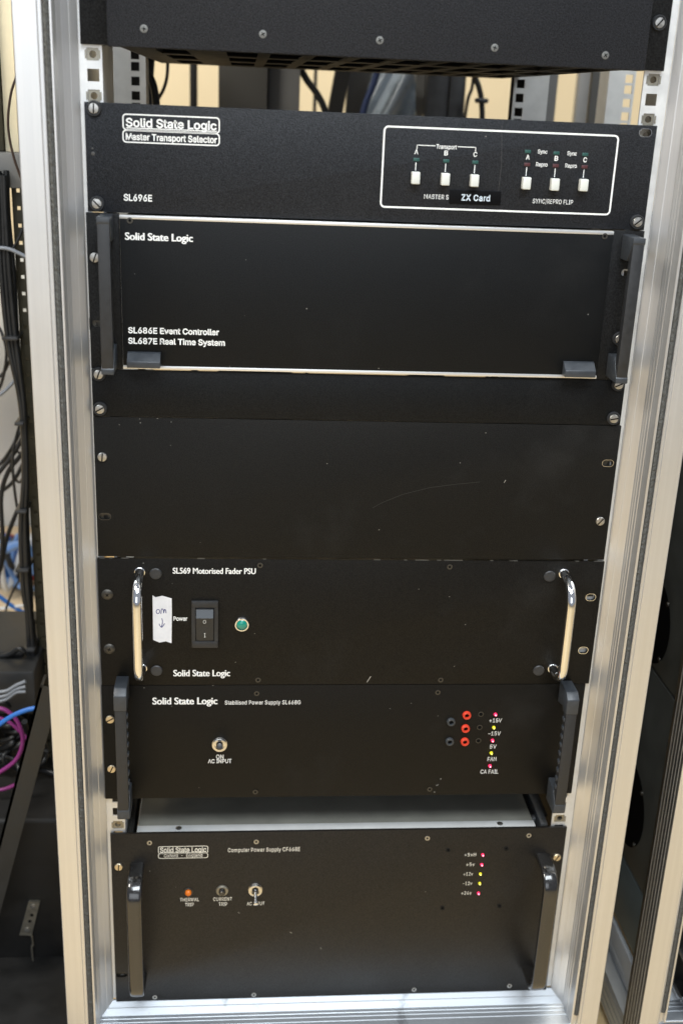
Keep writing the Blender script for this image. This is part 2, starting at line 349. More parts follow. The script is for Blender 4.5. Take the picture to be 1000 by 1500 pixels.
# ------------------------------------------------------------------ lettering
# grotesque capitals and lower case as outlines: advance, closed contours (thousandths of the body size)
GLYPH = {
 ' ': (188, []),
 '+': (453, [[198,34,198,364,255,364,255,34],[61,172,61,226,391,226,391,172]]),
 '-': (453, [[337,244,337,188,114,188,114,244]]),
 '/': (249, [[235,533,71,-76,14,-76,178,533]]),
 '1': (453, [[76,0,76,55,391,55,391,0],[276,509,276,0,212,0,212,448,209,448,86,358,86,427,198,509]]),
 '2': (453, [[64,0,64,47,234,229,261,257,282,282,299,305,311,327,318,348,320,371,317,397,308,419,293,436,273,449,250,457,224,460,196,457,172,447,153,433,139,413,130,390,127,362,66,362,71,405,86,442,111,473,143,496,182,511,225,516,268,511,306,497,337,474,361,445,376,411,381,372,378,345,371,318,357,290,336,259,306,223,267,180,153,60,153,57,389,57,389,0]]),
 '4': (453, [[40,105,40,158,247,509,311,509,109,166,109,163,413,163,413,105],[282,0,282,121,282,146,282,318,343,318,343,0]]),
 '5': (453, [[221,-7,178,-2,140,11,108,32,83,60,66,93,60,130,122,130,127,108,138,89,154,73,173,60,196,52,221,50,250,53,276,64,298,82,314,104,324,131,328,162,324,193,314,221,297,244,275,262,248,273,218,277,192,275,167,268,145,258,128,246,67,253,96,509,366,509,366,452,151,452,134,301,136,301,155,315,178,325,203,331,229,334,263,330,294,321,321,306,345,285,364,260,379,231,388,199,391,163,385,117,369,76,343,41,309,15,268,-1]]),
 '6': (453, [[226,-7,182,-1,142,15,109,40,84,74,69,115,64,162,68,199,80,239,102,285,137,340,252,509,322,509,151,261,145,261,154,275,165,288,179,299,196,307,214,312,235,314,278,309,316,295,346,271,370,240,384,201,389,157,384,112,368,73,343,39,310,14,271,-2],[226,48,254,52,279,63,299,79,314,101,324,128,327,157,324,187,314,213,299,235,279,251,254,262,226,265,198,262,174,252,153,235,138,214,128,188,125,158,128,128,138,102,153,79,174,63,198,52]]),
 '7': (453, [[97,0,323,448,323,452,62,452,62,509,391,509,391,449,165,0]]),
 '8': (453, [[226,-7,178,-2,136,11,101,33,74,62,57,96,52,135,55,166,65,195,81,220,101,241,125,256,153,265,153,267,119,282,93,308,76,342,70,380,75,417,90,450,114,477,146,498,184,511,226,516,269,511,306,498,337,477,361,450,377,417,382,380,376,342,359,308,333,282,300,267,300,265,327,256,351,241,372,220,387,195,397,166,401,135,395,96,378,62,352,33,317,11,275,-2],[226,49,258,52,285,60,307,74,323,91,333,113,337,139,333,165,322,189,305,208,283,223,256,232,226,235,196,232,169,223,147,208,130,189,119,165,115,139,119,113,129,91,145,74,167,60,195,52],[226,290,252,292,274,300,293,313,307,330,316,351,319,376,316,399,308,420,294,437,275,449,252,457,226,460,200,457,177,449,159,437,145,420,136,399,133,376,136,351,145,330,159,313,178,300,201,292]]),
 '9': (453, [[226,516,271,510,310,494,343,468,368,434,384,393,389,347,385,309,373,270,350,224,315,168,200,0,130,0,301,248,307,248,299,234,287,221,273,210,257,202,238,196,218,195,175,199,137,214,106,237,83,269,68,307,64,352,69,397,85,436,110,469,143,494,182,510],[226,460,199,457,174,446,154,429,138,407,129,381,125,352,129,322,138,295,154,274,174,257,199,247,226,243,254,247,279,257,299,273,314,295,324,321,327,350,324,381,314,407,299,429,279,446,254,457]]),
 'A': (480, [[16,0,201,509,276,509,463,0,395,0,287,302,276,334,264,372,250,420,232,478,245,478,228,419,213,371,201,333,191,302,85,0],[110,142,110,199,370,199,370,142]]),
 'B': (456, [[60,0,60,509,241,509,289,504,329,491,359,469,381,442,394,410,398,374,395,344,387,320,373,301,356,286,336,275,315,267,315,262,339,257,363,245,385,227,402,203,414,173,418,136,413,100,400,67,377,39,344,18,301,4,247,0],[125,57,245,57,296,63,330,80,349,105,355,137,352,161,342,184,327,203,306,218,279,228,248,231,125,231],[125,285,238,285,265,288,288,296,308,309,323,326,333,348,336,372,330,403,313,429,283,446,240,452,125,452]]),
 'C': (510, [[267,-7,205,1,150,25,104,63,70,115,48,179,40,254,48,329,70,393,104,445,150,484,205,508,267,516,305,513,340,504,373,490,402,471,427,447,448,418,463,385,473,348,408,348,401,373,389,395,375,413,357,428,337,440,315,449,292,454,267,456,223,450,184,432,150,403,125,364,109,314,103,254,109,194,125,145,151,105,184,76,223,59,267,53,292,55,315,60,337,69,357,81,375,96,389,114,401,136,408,160,473,160,463,124,448,91,428,62,402,38,373,19,341,5,305,-4]]),
 'E': (419, [[60,0,60,509,372,509,372,452,125,452,125,286,355,286,355,229,125,229,125,57,375,57,375,0]]),
 'F': (410, [[60,0,60,509,369,509,369,452,125,452,125,278,346,278,346,221,125,221,125,0]]),
 'G': (520, [[269,-7,205,1,149,25,104,64,69,116,47,179,40,254,47,329,69,393,103,445,149,484,203,508,265,516,304,513,340,504,374,489,403,469,429,445,449,416,465,384,474,349,408,349,399,372,387,393,373,411,356,427,337,439,315,448,291,454,265,456,222,450,183,432,150,404,125,364,109,314,103,254,109,194,125,145,151,105,184,76,224,59,269,53,309,57,345,71,374,93,396,123,410,160,415,202,434,199,283,199,283,256,478,256,478,200,471,141,451,91,419,50,377,19,326,0]]),
 'H': (517, [[60,0,60,509,125,509,125,289,392,289,392,509,457,509,457,0,392,0,392,232,125,232,125,0]]),
 'I': (300, [[31,0,31,57,118,57,118,452,31,452,31,509,269,509,269,452,183,452,183,57,269,57,269,0]]),
 'L': (393, [[60,0,60,509,125,509,125,57,361,57,361,0]]),
 'M': (628, [[60,0,60,509,152,509,277,187,282,174,287,159,293,141,299,123,305,103,311,84,317,65,322,49,307,49,312,65,318,83,324,102,330,121,336,140,342,158,348,174,352,187,476,509,568,509,568,0,504,0,504,291,504,308,504,327,505,347,505,369,506,391,506,413,507,435,507,457,513,457,505,433,498,409,490,386,482,363,474,341,467,322,461,305,456,291,342,0,286,0,170,291,165,304,159,321,152,340,145,361,137,384,129,408,121,432,112,457,119,457,119,437,120,416,120,394,121,372,121,350,122,328,122,309,122,291,122,0]]),
 'N': (523, [[60,0,60,509,136,509,343,183,352,169,363,151,375,130,388,107,401,82,414,55,405,54,402,81,401,108,400,134,399,157,399,178,399,195,399,509,463,509,463,0,387,0,202,290,190,310,177,331,164,354,148,381,130,413,108,452,119,454,121,417,122,384,123,354,124,328,125,307,125,291,125,0]]),
 'O': (533, [[267,-7,205,1,150,25,105,63,70,115,48,179,40,254,48,329,70,393,105,445,150,484,205,508,267,516,329,508,384,484,429,445,464,393,486,329,493,254,486,179,464,115,429,63,384,25,329,1],[267,53,310,59,349,76,383,105,408,144,425,194,430,254,425,314,408,365,383,404,349,433,310,450,267,456,223,450,184,433,151,404,125,364,109,314,103,254,109,194,125,144,151,105,184,76,223,59]]),
 'P': (445, [[60,0,60,509,235,509,289,503,332,487,366,462,390,430,404,391,409,348,404,304,390,265,366,233,332,207,289,191,235,186,109,186,109,242,233,242,269,246,297,256,318,272,333,294,342,319,344,348,342,376,333,402,318,423,297,439,268,449,232,452,125,452,125,0]]),
 'R': (449, [[60,0,60,509,236,509,290,504,333,489,367,465,390,433,405,395,409,352,405,309,390,271,367,240,333,217,289,203,236,198,96,198,96,255,234,255,269,258,298,267,319,281,334,300,342,324,345,352,342,380,334,405,319,425,298,440,269,449,233,452,125,452,125,0],[353,0,230,229,303,229,428,0]]),
 'S': (447, [[224,-9,172,-4,128,9,91,31,64,60,46,96,38,137,104,137,110,110,123,88,142,71,166,59,194,52,224,49,257,52,286,60,311,74,329,92,341,114,346,139,342,161,332,179,316,193,296,205,272,214,245,222,184,239,128,260,86,289,60,326,52,372,58,413,75,448,102,476,138,498,180,511,227,516,275,511,316,498,351,476,377,449,394,415,401,378,337,378,326,412,302,437,267,453,225,459,194,456,167,448,145,435,129,418,118,398,115,376,119,352,131,334,148,319,169,308,191,300,212,293,264,279,287,272,312,264,336,252,359,238,379,220,395,198,405,171,408,139,403,99,386,64,360,34,323,11,278,-4]]),
 'T': (449, [[32,452,32,509,417,509,417,452,257,452,257,0,193,0,193,452]]),
 'U': (517, [[259,-8,203,-2,154,15,114,43,85,80,66,124,60,173,60,509,124,509,124,178,128,144,141,113,160,87,187,68,220,56,259,52,298,56,331,68,357,87,377,113,389,144,393,178,393,509,457,509,457,173,451,124,433,80,403,43,363,15,315,-2]]),
 'V': (480, [[204,0,16,509,84,509,192,206,203,176,215,137,230,89,248,31,235,31,252,90,267,138,279,176,290,206,395,509,463,509,278,0]]),
 'X': (474, [[18,0,217,284,217,236,29,509,104,509,178,400,192,379,204,361,214,345,223,329,233,312,243,292,232,292,243,311,252,329,261,345,272,361,284,379,298,400,374,509,446,509,259,239,259,287,456,0,382,0,292,129,279,149,268,165,259,180,250,195,241,212,230,231,244,231,235,213,225,196,216,181,206,166,195,149,182,129,91,0]]),
 'Y': (472, [[203,0,203,208,16,509,91,509,192,344,208,318,222,292,236,264,250,230,224,230,237,265,251,293,265,318,280,344,381,509,455,509,268,208,268,0]]),
 'Z': (438, [[42,0,42,46,273,385,289,408,306,431,323,453,341,476,348,454,317,453,285,452,254,452,223,452,40,452,40,509,397,509,397,462,169,129,152,105,134,81,116,57,97,33,90,54,121,56,152,57,183,57,214,57,399,57,399,0]]),
 'a': (389, [[160,-9,126,-5,94,5,68,22,48,45,35,73,30,108,34,138,43,161,58,179,78,193,100,203,125,211,152,216,178,220,209,224,234,227,252,230,265,235,273,243,276,255,276,257,273,279,267,297,256,311,240,322,220,329,196,331,171,329,149,322,132,313,118,301,107,288,100,274,41,291,57,322,79,346,104,364,133,375,163,382,194,384,215,383,239,379,263,372,286,360,306,343,322,320,333,290,337,251,337,0,277,0,277,52,272,52,264,38,252,25,236,12,215,1,190,-6],[170,45,202,49,228,59,248,74,263,93,272,115,276,138,276,190,270,186,259,182,246,179,231,176,216,173,200,171,186,169,175,168,154,164,134,159,117,150,103,139,95,124,92,105,94,87,102,72,114,61,130,52,149,47]]),
 'b': (424, [[229,-8,198,-5,172,4,153,17,138,31,127,46,118,59,112,59,112,0,53,0,53,509,114,509,114,319,118,319,127,331,137,346,152,360,171,373,197,381,229,384,274,378,313,361,345,332,370,293,385,245,390,189,385,133,370,84,346,45,313,16,274,-2],[220,47,253,51,279,66,301,88,316,117,325,151,328,189,325,227,316,261,301,290,280,311,253,325,220,330,188,325,161,312,140,291,125,263,116,229,113,189,116,150,125,115,140,86,162,65,188,51]]),
 'c': (396, [[207,-8,159,-2,117,16,82,46,56,85,40,133,34,187,40,243,56,291,82,330,117,360,159,378,207,384,234,383,260,377,284,368,305,356,324,341,340,322,353,301,362,277,303,262,298,276,290,289,281,301,270,311,257,319,242,325,226,329,207,330,173,325,145,310,124,287,108,258,99,224,96,187,99,151,108,117,124,89,145,66,173,51,207,46,226,48,243,52,258,58,271,66,282,76,292,89,299,102,304,117,363,102,354,78,341,56,325,37,306,21,285,9,261,-1,235,-6]]),
 'd': (424, [[195,-8,151,-2,111,16,79,45,55,84,39,133,34,189,39,245,55,293,79,332,112,361,151,378,196,384,228,381,253,373,272,360,287,346,298,331,306,319,311,319,311,509,372,509,372,0,313,0,313,59,307,59,298,46,287,31,272,17,252,4,227,-5],[205,47,236,51,263,65,284,86,299,115,309,150,312,189,309,229,300,263,284,291,263,312,237,325,205,330,172,325,145,311,124,290,108,261,99,227,96,189,99,151,109,117,124,88,145,66,172,51]]),
 'e': (404, [[212,-8,161,-2,117,16,82,46,56,85,40,132,34,187,39,242,55,290,81,329,115,359,157,378,205,384,236,382,266,374,294,361,319,341,341,315,357,282,368,242,371,194,371,169,75,169,75,221,338,221,310,202,307,237,298,269,283,294,263,314,237,326,205,330,173,326,146,313,125,294,109,270,99,241,96,211,96,178,100,139,110,106,128,80,151,61,179,50,212,46,234,48,254,53,271,61,285,73,297,88,306,105,365,91,353,63,335,39,311,19,283,4,249,-5]]),
 'f': (254, [[228,379,228,327,6,327,6,379],[81,0,81,432,84,461,96,486,113,505,135,519,161,527,187,530,207,529,222,527,234,524,243,521,227,468,222,470,215,472,206,473,195,474,171,470,154,460,145,443,142,419,142,0]]),
 'g': (425, [[207,-151,168,-148,134,-140,105,-127,82,-110,64,-91,51,-69,101,-41,110,-53,122,-66,136,-78,154,-88,178,-95,207,-97,249,-92,282,-75,304,-47,311,-6,311,68,306,68,298,56,287,41,272,28,252,16,227,8,195,5,152,10,113,27,80,53,55,90,39,136,34,191,39,246,55,293,80,332,112,361,152,378,196,384,228,382,253,373,273,360,288,346,299,331,308,319,313,319,313,379,372,379,372,-9,367,-54,350,-90,324,-117,291,-136,251,-147],[205,59,237,63,264,75,285,95,300,121,309,154,312,193,309,231,300,264,285,291,264,312,237,325,205,330,172,325,145,312,124,290,109,262,99,229,96,193,99,155,109,123,124,96,145,76,172,63]]),
 'i': (167, [[53,0,53,379,114,379,114,0],[84,443,67,446,54,455,44,468,41,483,44,499,54,512,67,521,84,524,100,521,114,512,123,499,126,483,123,468,114,455,100,446]]),
 'l': (189, [[139,-2,101,3,74,20,58,47,53,84,53,509,114,509,114,99,115,77,120,62,130,54,146,52,154,52,160,53,165,53,170,54,181,3,172,1,162,-1,151,-2]]),
 'm': (610, [[53,0,53,379,112,379,112,295,108,295,118,323,132,346,151,363,172,376,195,384,219,386,257,380,287,361,309,331,321,295,312,295,322,321,337,343,357,361,381,375,407,383,437,386,468,383,497,372,522,354,541,328,553,296,557,255,557,0,496,0,496,254,490,289,473,313,447,326,419,330,395,328,374,320,358,307,345,290,338,270,335,247,335,0,274,0,274,260,269,288,253,311,229,326,199,330,178,328,158,320,140,307,126,289,117,266,114,238,114,0]]),
 'n': (410, [[114,227,114,0,53,0,53,379,112,379,112,287,102,287,124,332,152,362,187,379,227,384,264,380,295,369,321,349,341,321,353,285,357,240,357,0,296,0,296,235,290,275,273,304,246,323,210,329,184,326,161,317,141,303,126,283,117,257]]),
 'o': (415, [[207,-8,159,-2,117,16,82,46,56,85,40,133,34,187,40,243,56,291,82,330,117,360,159,378,207,384,256,378,299,360,333,330,359,291,376,243,381,187,376,133,359,85,333,46,299,16,256,-2],[207,46,242,51,270,66,292,89,307,117,316,151,319,187,316,224,307,258,292,287,270,310,242,325,207,330,173,325,145,310,124,287,108,258,99,224,96,187,99,151,108,117,124,89,145,66,173,51]]),
 'p': (424, [[53,-143,53,379,112,379,112,319,118,319,126,331,137,346,152,360,171,373,197,381,229,384,274,378,313,361,345,332,370,293,385,245,390,189,385,133,370,84,346,45,313,16,274,-2,229,-8,198,-5,173,4,153,17,138,31,127,46,118,59,114,59,114,-143],[220,47,253,51,279,66,301,88,316,117,325,151,328,189,325,227,316,261,301,290,280,311,253,325,220,330,188,325,161,312,140,291,125,263,116,229,113,189,116,150,125,115,140,86,162,65,188,51]]),
 'r': (259, [[53,0,53,379,112,379,112,321,115,321,130,347,152,367,181,380,213,385,221,385,229,384,237,384,243,384,243,322,239,323,230,324,219,325,207,326,182,323,159,315,140,301,126,284,117,262,114,237,114,0]]),
 's': (365, [[182,-8,145,-5,112,3,84,18,62,38,45,63,36,94,94,107,105,79,124,60,150,49,181,45,217,50,244,62,262,81,268,103,265,121,254,136,237,147,212,155,149,170,104,186,72,208,53,237,47,274,51,305,65,332,87,354,115,370,149,381,187,384,223,381,254,372,279,358,299,339,314,316,324,290,268,277,258,298,243,316,219,328,187,333,156,329,131,317,114,299,109,277,112,258,124,243,144,232,172,223,229,209,275,194,306,171,325,142,331,107,326,75,312,47,290,24,260,6,223,-5]]),
 't': (227, [[204,379,204,327,6,327,6,379],[65,471,126,471,126,98,128,76,136,61,150,53,170,50,177,50,185,51,194,52,202,54,213,2,203,-1,192,-3,180,-4,168,-4,125,2,92,21,72,52,65,93]]),
 'u': (410, [[182,-5,146,-1,115,11,89,31,69,59,57,95,53,139,53,379,114,379,114,144,119,105,137,75,164,56,200,50,226,53,249,62,268,77,283,97,293,122,296,153,296,379,357,379,357,0,298,0,298,92,307,92,286,47,257,17,222,0]]),
 'v': (389, [[163,0,17,379,84,379,165,155,177,121,187,87,196,53,206,21,184,21,194,53,203,87,213,121,224,155,305,379,371,379,226,0]]),
 'w': (567, [[138,0,23,379,87,379,133,214,143,177,154,137,165,91,175,41,165,41,175,90,186,135,196,176,206,214,252,379,316,379,362,214,371,176,382,136,392,91,402,41,391,41,402,90,413,135,423,176,434,214,480,379,545,379,429,0,368,0,319,172,312,198,305,225,297,252,291,280,284,309,277,338,291,338,284,309,277,280,270,252,263,225,255,198,248,172,199,0]]),
 'x': (379, [[21,0,171,218,171,171,29,379,100,379,147,306,164,279,179,253,193,229,207,206,175,206,190,229,202,253,216,279,233,306,282,379,352,379,209,169,209,214,358,0,287,0,231,85,214,112,200,136,187,159,173,182,205,182,191,159,178,136,165,112,148,85,91,0]]),
 'y': (389, [[47,-139,61,-86,71,-87,88,-90,104,-89,118,-84,130,-74,141,-58,151,-36,163,-1,17,379,84,379,165,155,177,121,187,87,196,53,206,21,184,21,193,53,202,87,212,121,224,155,305,379,371,379,204,-58,191,-85,177,-107,159,-124,139,-136,117,-143,91,-145,77,-145,65,-143,54,-141]]),
 '–': (350, [[350,244,350,188,0,188,0,244]]),
}
def text_mesh(s, bold, spacing=1.0, sans=False):
    if sans:
        cu = bpy.data.curves.new('lettering', 'CURVE'); cu.dimensions = '2D'; cu.fill_mode = 'BOTH'; cu.offset = bold
        x = 0
        for ch in s:
            adv, cont = GLYPH[ch]
            for c in cont:
                if ch == 'g': c = [v for i in range(0, len(c), 4) for v in c[i:i+2]]
                sp = cu.splines.new('POLY'); sp.points.add(len(c)//2-1); sp.use_cyclic_u = True
                for i in range(len(c)//2): sp.points[i].co = ((x+c[2*i])/1000, c[2*i+1]/1000, 0, 1)
            x += adv*spacing
        o = bpy.data.objects.new('lettering_source', cu); COL.objects.link(o)
        me = bpy.data.meshes.new_from_object(o.evaluated_get(bpy.context.evaluated_depsgraph_get()))
        bpy.data.objects.remove(o); bpy.data.curves.remove(cu)
        return me
    cu = bpy.data.curves.new('lettering', 'FONT'); cu.body = s; cu.offset = bold; cu.resolution_u = 4; cu.space_character = spacing
    o = bpy.data.objects.new('lettering_source', cu); COL.objects.link(o)
    dg = bpy.context.evaluated_depsgraph_get()
    me = bpy.data.meshes.new_from_object(o.evaluated_get(dg))
    bpy.data.objects.remove(o); bpy.data.curves.remove(cu)
    return me
_cap = {}
def cap_height(bold, sans):
    if (bold, sans) not in _cap:
        me = text_mesh('H', bold, 1, sans); _cap[bold, sans] = max(v.co.y for v in me.vertices); bpy.data.meshes.remove(me)
    return _cap[bold, sans]
def T(parent, s, x0, x1, ymid, cap, mat='white_ink', bold=.018, yplane=-.15, flare=0., spacing=1.0, name='lettering', plane=0.):
    """print s between pixel columns x0..x1, capitals centred on pixel row ymid and cap pixels high"""
    sans = not flare
    me = text_mesh(s, bold, spacing, sans)
    xs = [v.co.x for v in me.vertices]; lo, hi = min(xs), max(xs)
    X0, X1 = at(x0, ymid, plane).x, at(x1, ymid, plane).x
    xm = (x0+x1)/2
    zt, zb = at(xm, ymid-cap/2, plane).z, at(xm, ymid+cap/2, plane).z
    sx = (X1-X0)/(hi-lo); sz = (zt-zb)/cap_height(bold, sans)
    bm = bmesh.new()
    offs = [0.] if not flare else [-flare, 0, flare]
    for k, dx in enumerate(offs):
        b = bmesh.new(); b.from_mesh(me)
        for v in b.verts: v.co = Vector((X0+(v.co.x-lo)*sx+dx, plane+yplane-.02*k, zb+v.co.y*sz))
        t = bpy.data.meshes.new('t'); b.to_mesh(t); b.free(); bm.from_mesh(t); bpy.data.meshes.remove(t)
    bpy.data.meshes.remove(me)
    for f in bm.faces:
        if f.normal.y > 0: f.normal_flip()
    org = Vector(((X0+X1)/2, plane+yplane, (zt+zb)/2))
    bmesh.ops.translate(bm, verts=bm.verts, vec=-org); bmesh.ops.scale(bm, verts=bm.verts, vec=(MM,)*3)
    m2 = bpy.data.meshes.new(name); bm.to_mesh(m2); bm.free(); m2.materials.append(M[mat])
    return place(name, m2, org, parent)
def line(mb, x0, z0, x1, z1, t, y):
    d = Vector((x1-x0, 0, z1-z0)).normalized(); n = Vector((-d.z, 0, d.x))*t/2
    a, b = Vector((x0, y, z0)), Vector((x1, y, z1))
    mb.quad([a+n, a-n, b-n, b+n])

# ------------------------------------------------------------------ small hardware, one mesh each and shared by its copies
_hw = {}
def hw(kind):
    if kind in _hw: return _hw[kind]
    out = []
    def add(name, mb, mat): 
        me = mb.mesh(name, (0, 0, 0), 35); me.materials.append(M[mat]); out.append((name, me))
    if kind in ('slotted', 'slotted_brass'):
        R = 4.25
        m = MB(); m.lathe((0, 0, 0), [(R, 0), (R, -1.6), (R*.9, -2.2), (R*.3, -2.5), (0, -2.5)], 24); add('screw', m, 'steel' if kind == 'slotted' else 'brass')
        m = MB(); m.box(-.55, .55, -2.62, -2.3, -R*.88, R*.88); add('slot', m, 'slot')
    elif kind == 'cross_black':
        m = MB(); m.lathe((0, 0, 0), [(5.6, 0), (5.4, -.5), (4.3, -1.4), (1.6, -1.7), (0, -1.7)], 24); add('screw', m, 'dark_screw')
        m = MB(); m.box(-.4, .4, -1.9, -1.5, -1.7, 1.7); m.box(-1.7, 1.7, -1.88, -1.5, -.4, .4); add('slot', m, 'slot')
    elif kind == 'small_cross':
        m = MB(); m.lathe((0, 0, 0), [(3.1, 0), (3.0, -.35), (1.2, -.6), (0, -.6)], 20); add('screw', m, 'dull_screw')
        m = MB(); m.box(-.32, .32, -.85, -.5, -1.7, 1.7); m.box(-1.7, 1.7, -.83, -.5, -.32, .32); add('slot', m, 'slot')
    elif kind in ('hex', 'hex_bright', 'hex_ghost'):
        m = MB(); m.lathe((0, 0, 0), [(2.7, 0), (2.6, -.6), (1.5, -.65), (1.4, -.25), (0, -.2)], 18)
        add('screw', m, {'hex': 'dark_screw', 'hex_bright': 'steel', 'hex_ghost': 'ear'}[kind])
        m = MB(); m.lathe((0, 0, 0), [(1.3, 0), (1.3, -.3), (0, -.3)], 6); add('slot', m, 'slot')
    elif kind == 'cup':
        m = MB(); m.lathe((0, 0, 0), [(6.3, 0), (6.2, -1.2), (5.6, -2.6), (5.0, -2.6), (4.7, -1.2), (0, -1.1)], 26); add('cup_washer', m, 'rubber')
    elif kind == 'plug':
        m = MB(); m.lathe((0, 0, 0), [(5.8, 0), (5.7, -.8), (5.0, -1.5), (2, -1.8), (0, -1.8)], 24); add('plug', m, 'rubber')
    _hw[kind] = out; return out
def screw(parent, px, py, kind, ang=0., y=0., cup=False):
    p = at(px, py, y)
    if cup:
        for n, me in hw('cup'): c = place(n, me, p, parent)
        p = p+Vector((0, -1.15, 0))
    (n, me), *rest = hw(kind)
    o = place(n, me, p, parent, (0, math.radians(ang), 0))
    for n, me in rest:
        s_ = bpy.data.objects.new(n, me); COL.objects.link(s_); s_.parent = o
    return o

# ------------------------------------------------------------------ panel plates with real slots cut through
def plate(name, mat, parent, x0, x1, z0, z1, slots=(), y0=0., y1=3., bev=.25):
    mb = MB(); mb.box(x0, x1, y0, y1, z0, z1, bev)
    o = mb.build(name, mat, parent, ((x0+x1)/2, (y0+y1)/2, (z0+z1)/2))
    if slots:
        b = BASE[o.name]
        c = MB()
        for (sx, sz, sw, sh) in slots:
            ring = []
            r = sh/2; k = max(sw/2-r, 0)
            for i in range(24):
                a = 2*math.pi*i/24; cx = k if math.cos(a) > 0 else -k
                ring.append((sx+cx+r*math.cos(a), sz+r*math.sin(a)))
            c.loft([[(u, y0-5, v) for u, v in ring], [(u, y1+5, v) for u, v in ring]])
        me = c.mesh('cut', b, 0); co = bpy.data.objects.new('cut', me); COL.objects.link(co)
        # same local frame as the plate
        co.location = o.location; co.parent = parent
        md = o.modifiers.new('b', 'BOOLEAN'); md.object = co; md.operation = 'DIFFERENCE'; md.solver = 'EXACT'
        dg = bpy.context.evaluated_depsgraph_get(); dg.update()
        nm = bpy.data.meshes.new_from_object(o.evaluated_get(dg))
        o.modifiers.clear(); old = o.data; o.data = nm; nm.name = name
        bpy.data.objects.remove(co); bpy.data.meshes.remove(old)
        if not nm.materials: nm.materials.append(mat)
    return o
def slot_at(px, py, sw, sh, y=0.):
    p = at(px, py, y); return (p.x, p.z, sw, sh)
def clip_nut(parent, px, py):
    p = at(px, py, 4); m = MB(); m.holed(p.x-6.5, p.x+6.5, p.z-5, p.z+5, 3.2, 4.1, p.x+1, p.z, 2.2); m.box(p.x-6, p.x+6, 6.4, 7, p.z-4.6, p.z+4.6)
    m.build('clip_nut', M['dark_screw'], parent, smooth=0)
def slot_rim(parent, px, py, sw, sh, mat='nickel'):
    p = at(px, py); m = MB(); m.frame_rect(p.x-sw/2, p.x+sw/2, p.z-sh/2, p.z+sh/2, -.12, .45, sh/2-.01, 8)
    return m.build('slot_rim', M[mat], parent)

# heights of the joints between the units (mm)
Z = dict(sel=400.1, ctl=312.8, one=178.2, three=135.0, fad=-2.2, stab=-137.4, stab_b=-268.0, comp=-310.6, comp_b=-529.7, top_b=443.6)
G = .35

# ================================================================== floor and wall
m = MB(); m.quad([(-6000, -6000, -640), (6000, -6000, -640), (6000, 6000, -640), (-6000, 6000, -640)])
fl = m.build('floor', M['floor'], None, (0, 0, -640)); fl['kind'] = 'structure'
m = MB(); m.box(-1800, 2600, 1700, 1760, -640, 1500)
tag(m.build('wall', M['wall'], None), 'cream plastered wall seen through the gap at the back of the rack', 'wall')

m = MB(); m.box(-1500, -293, -150, 900, -639.5, -634, 1.5); tag(m.build('added_floor_mat', M['case'], None), 'made-up dark mat covering the floor left of the rack', 'mat')  # added so the bright floor reads black at the lower left
# ================================================================== the rack frame
CX = 2.0
PROF = [(245.5, 4), (245.5, 2), (250.9, -3.1), (251.0, -3.5), (251.5, -3.7), (257, -9),
        (257.25, -13), (256.85, -13.2), (257.3, -13.7), (257.6, -18), (257.2, -18.2), (257.7, -18.7), (258.0, -24), (257.6, -24.2), (258.1, -24.7), (258.9, -37.2), (259.6, -38),
        (260.8, -38), (261.2, -37.6), (261.4, -34), (266.4, -34), (266.6, -37.2), (267, -37.6), (267.6, -36.2), (269.8, -36.2), (270.3, -37.6), (270.8, -38),
        (288.2, -38), (289, -37.2), (289, -33), (288.5, -32.8), (288.5, -32.2), (289, -32), (289, -27), (288.5, -26.8), (288.5, -26.2), (289, -26),
        (289, -21), (288.5, -20.8), (288.5, -20.2), (289, -20), (289, -15), (288.5, -14.8), (288.5, -14.2), (289, -14), (289, 4)]
ZM = -284.2                    # mitre: z = ZM - u
def post(parent, cx, s, label=None, brush=True):
    m = MB()
    m.loft([[(cx+s*u, y, ZM-u) for u, y in PROF], [(cx+s*u, y, 760) for u, y in PROF]])
    o = m.build('post', M['alu'], parent, (cx+s*267, -17, 0), smooth=20)
    if brush:
        b = MB()
        n = 560
        z0, z1 = -531., 755.
        def ring(z): return [(cx+s*(u), y, z) for u, y in ((261.5, -33.5), (261.7+random.uniform(-.1, .3), -37.2+random.uniform(-.5, .5)), (263.9, -38.6+random.uniform(-.5, .5)), (266.2+random.uniform(-.3, .1), -37.0+random.uniform(-.5, .5)), (266.3, -33.5))]
        b.loft([ring(z0+(z1-z0)*i/n) for i in range(n+1)])
        b.build('brush_strip', M['brush'], o, smooth=0)
    return o
def beam(parent, cx):
    m = MB()
    m.loft([[(cx-u, y, ZM-u) for u, y in PROF], [(cx+u, y, ZM-u) for u, y in PROF]])
    return m.build('bottom_beam', M['alu_h'], parent, (cx, -17, ZM-267), smooth=20)
HZ0 = -529.7
def rail(parent, xa, xb, hx, y, z0, z1, mat, depth=40, side=1, hw_=4.8, hole_step=44.2, name='mounting_rail'):
    """flat rail with real square holes; side: +1 folds back along its inner edge at xb, -1 at xa"""
    m = MB()
    hs = []
    k = 0
    while True:
        base = HZ0+k*hole_step
        if base > z1: break
        for o_ in (6.35, 22.2, 38.0):
            zz = base+o_
            if z0+6 < zz < z1-6: hs.append(zz)
        k += 1
    m.box(xa, hx-hw_, y, y+2, z0, z1); m.box(hx+hw_, xb, y, y+2, z0, z1)
    zs = [z0]+[v for h in hs for v in (h-hw_, h+hw_)]+[z1]
    for i in range(0, len(zs), 2): m.box(hx-hw_, hx+hw_, y, y+2, zs[i], zs[i+1])
    if side > 0: m.box(xb-2, xb, y+2, y+depth, z0, z1)
    else: m.box(xa, xa+2, y+2, y+depth, z0, z1)
    return m.build(name, mat, parent, (hx, y, 0)), hs
rack = thing('equipment_rack', 'aluminium rack frame with brush-lined posts holding all the stacked black units', 'rack', (CX, 0, -640), 'equipment racks side by side')
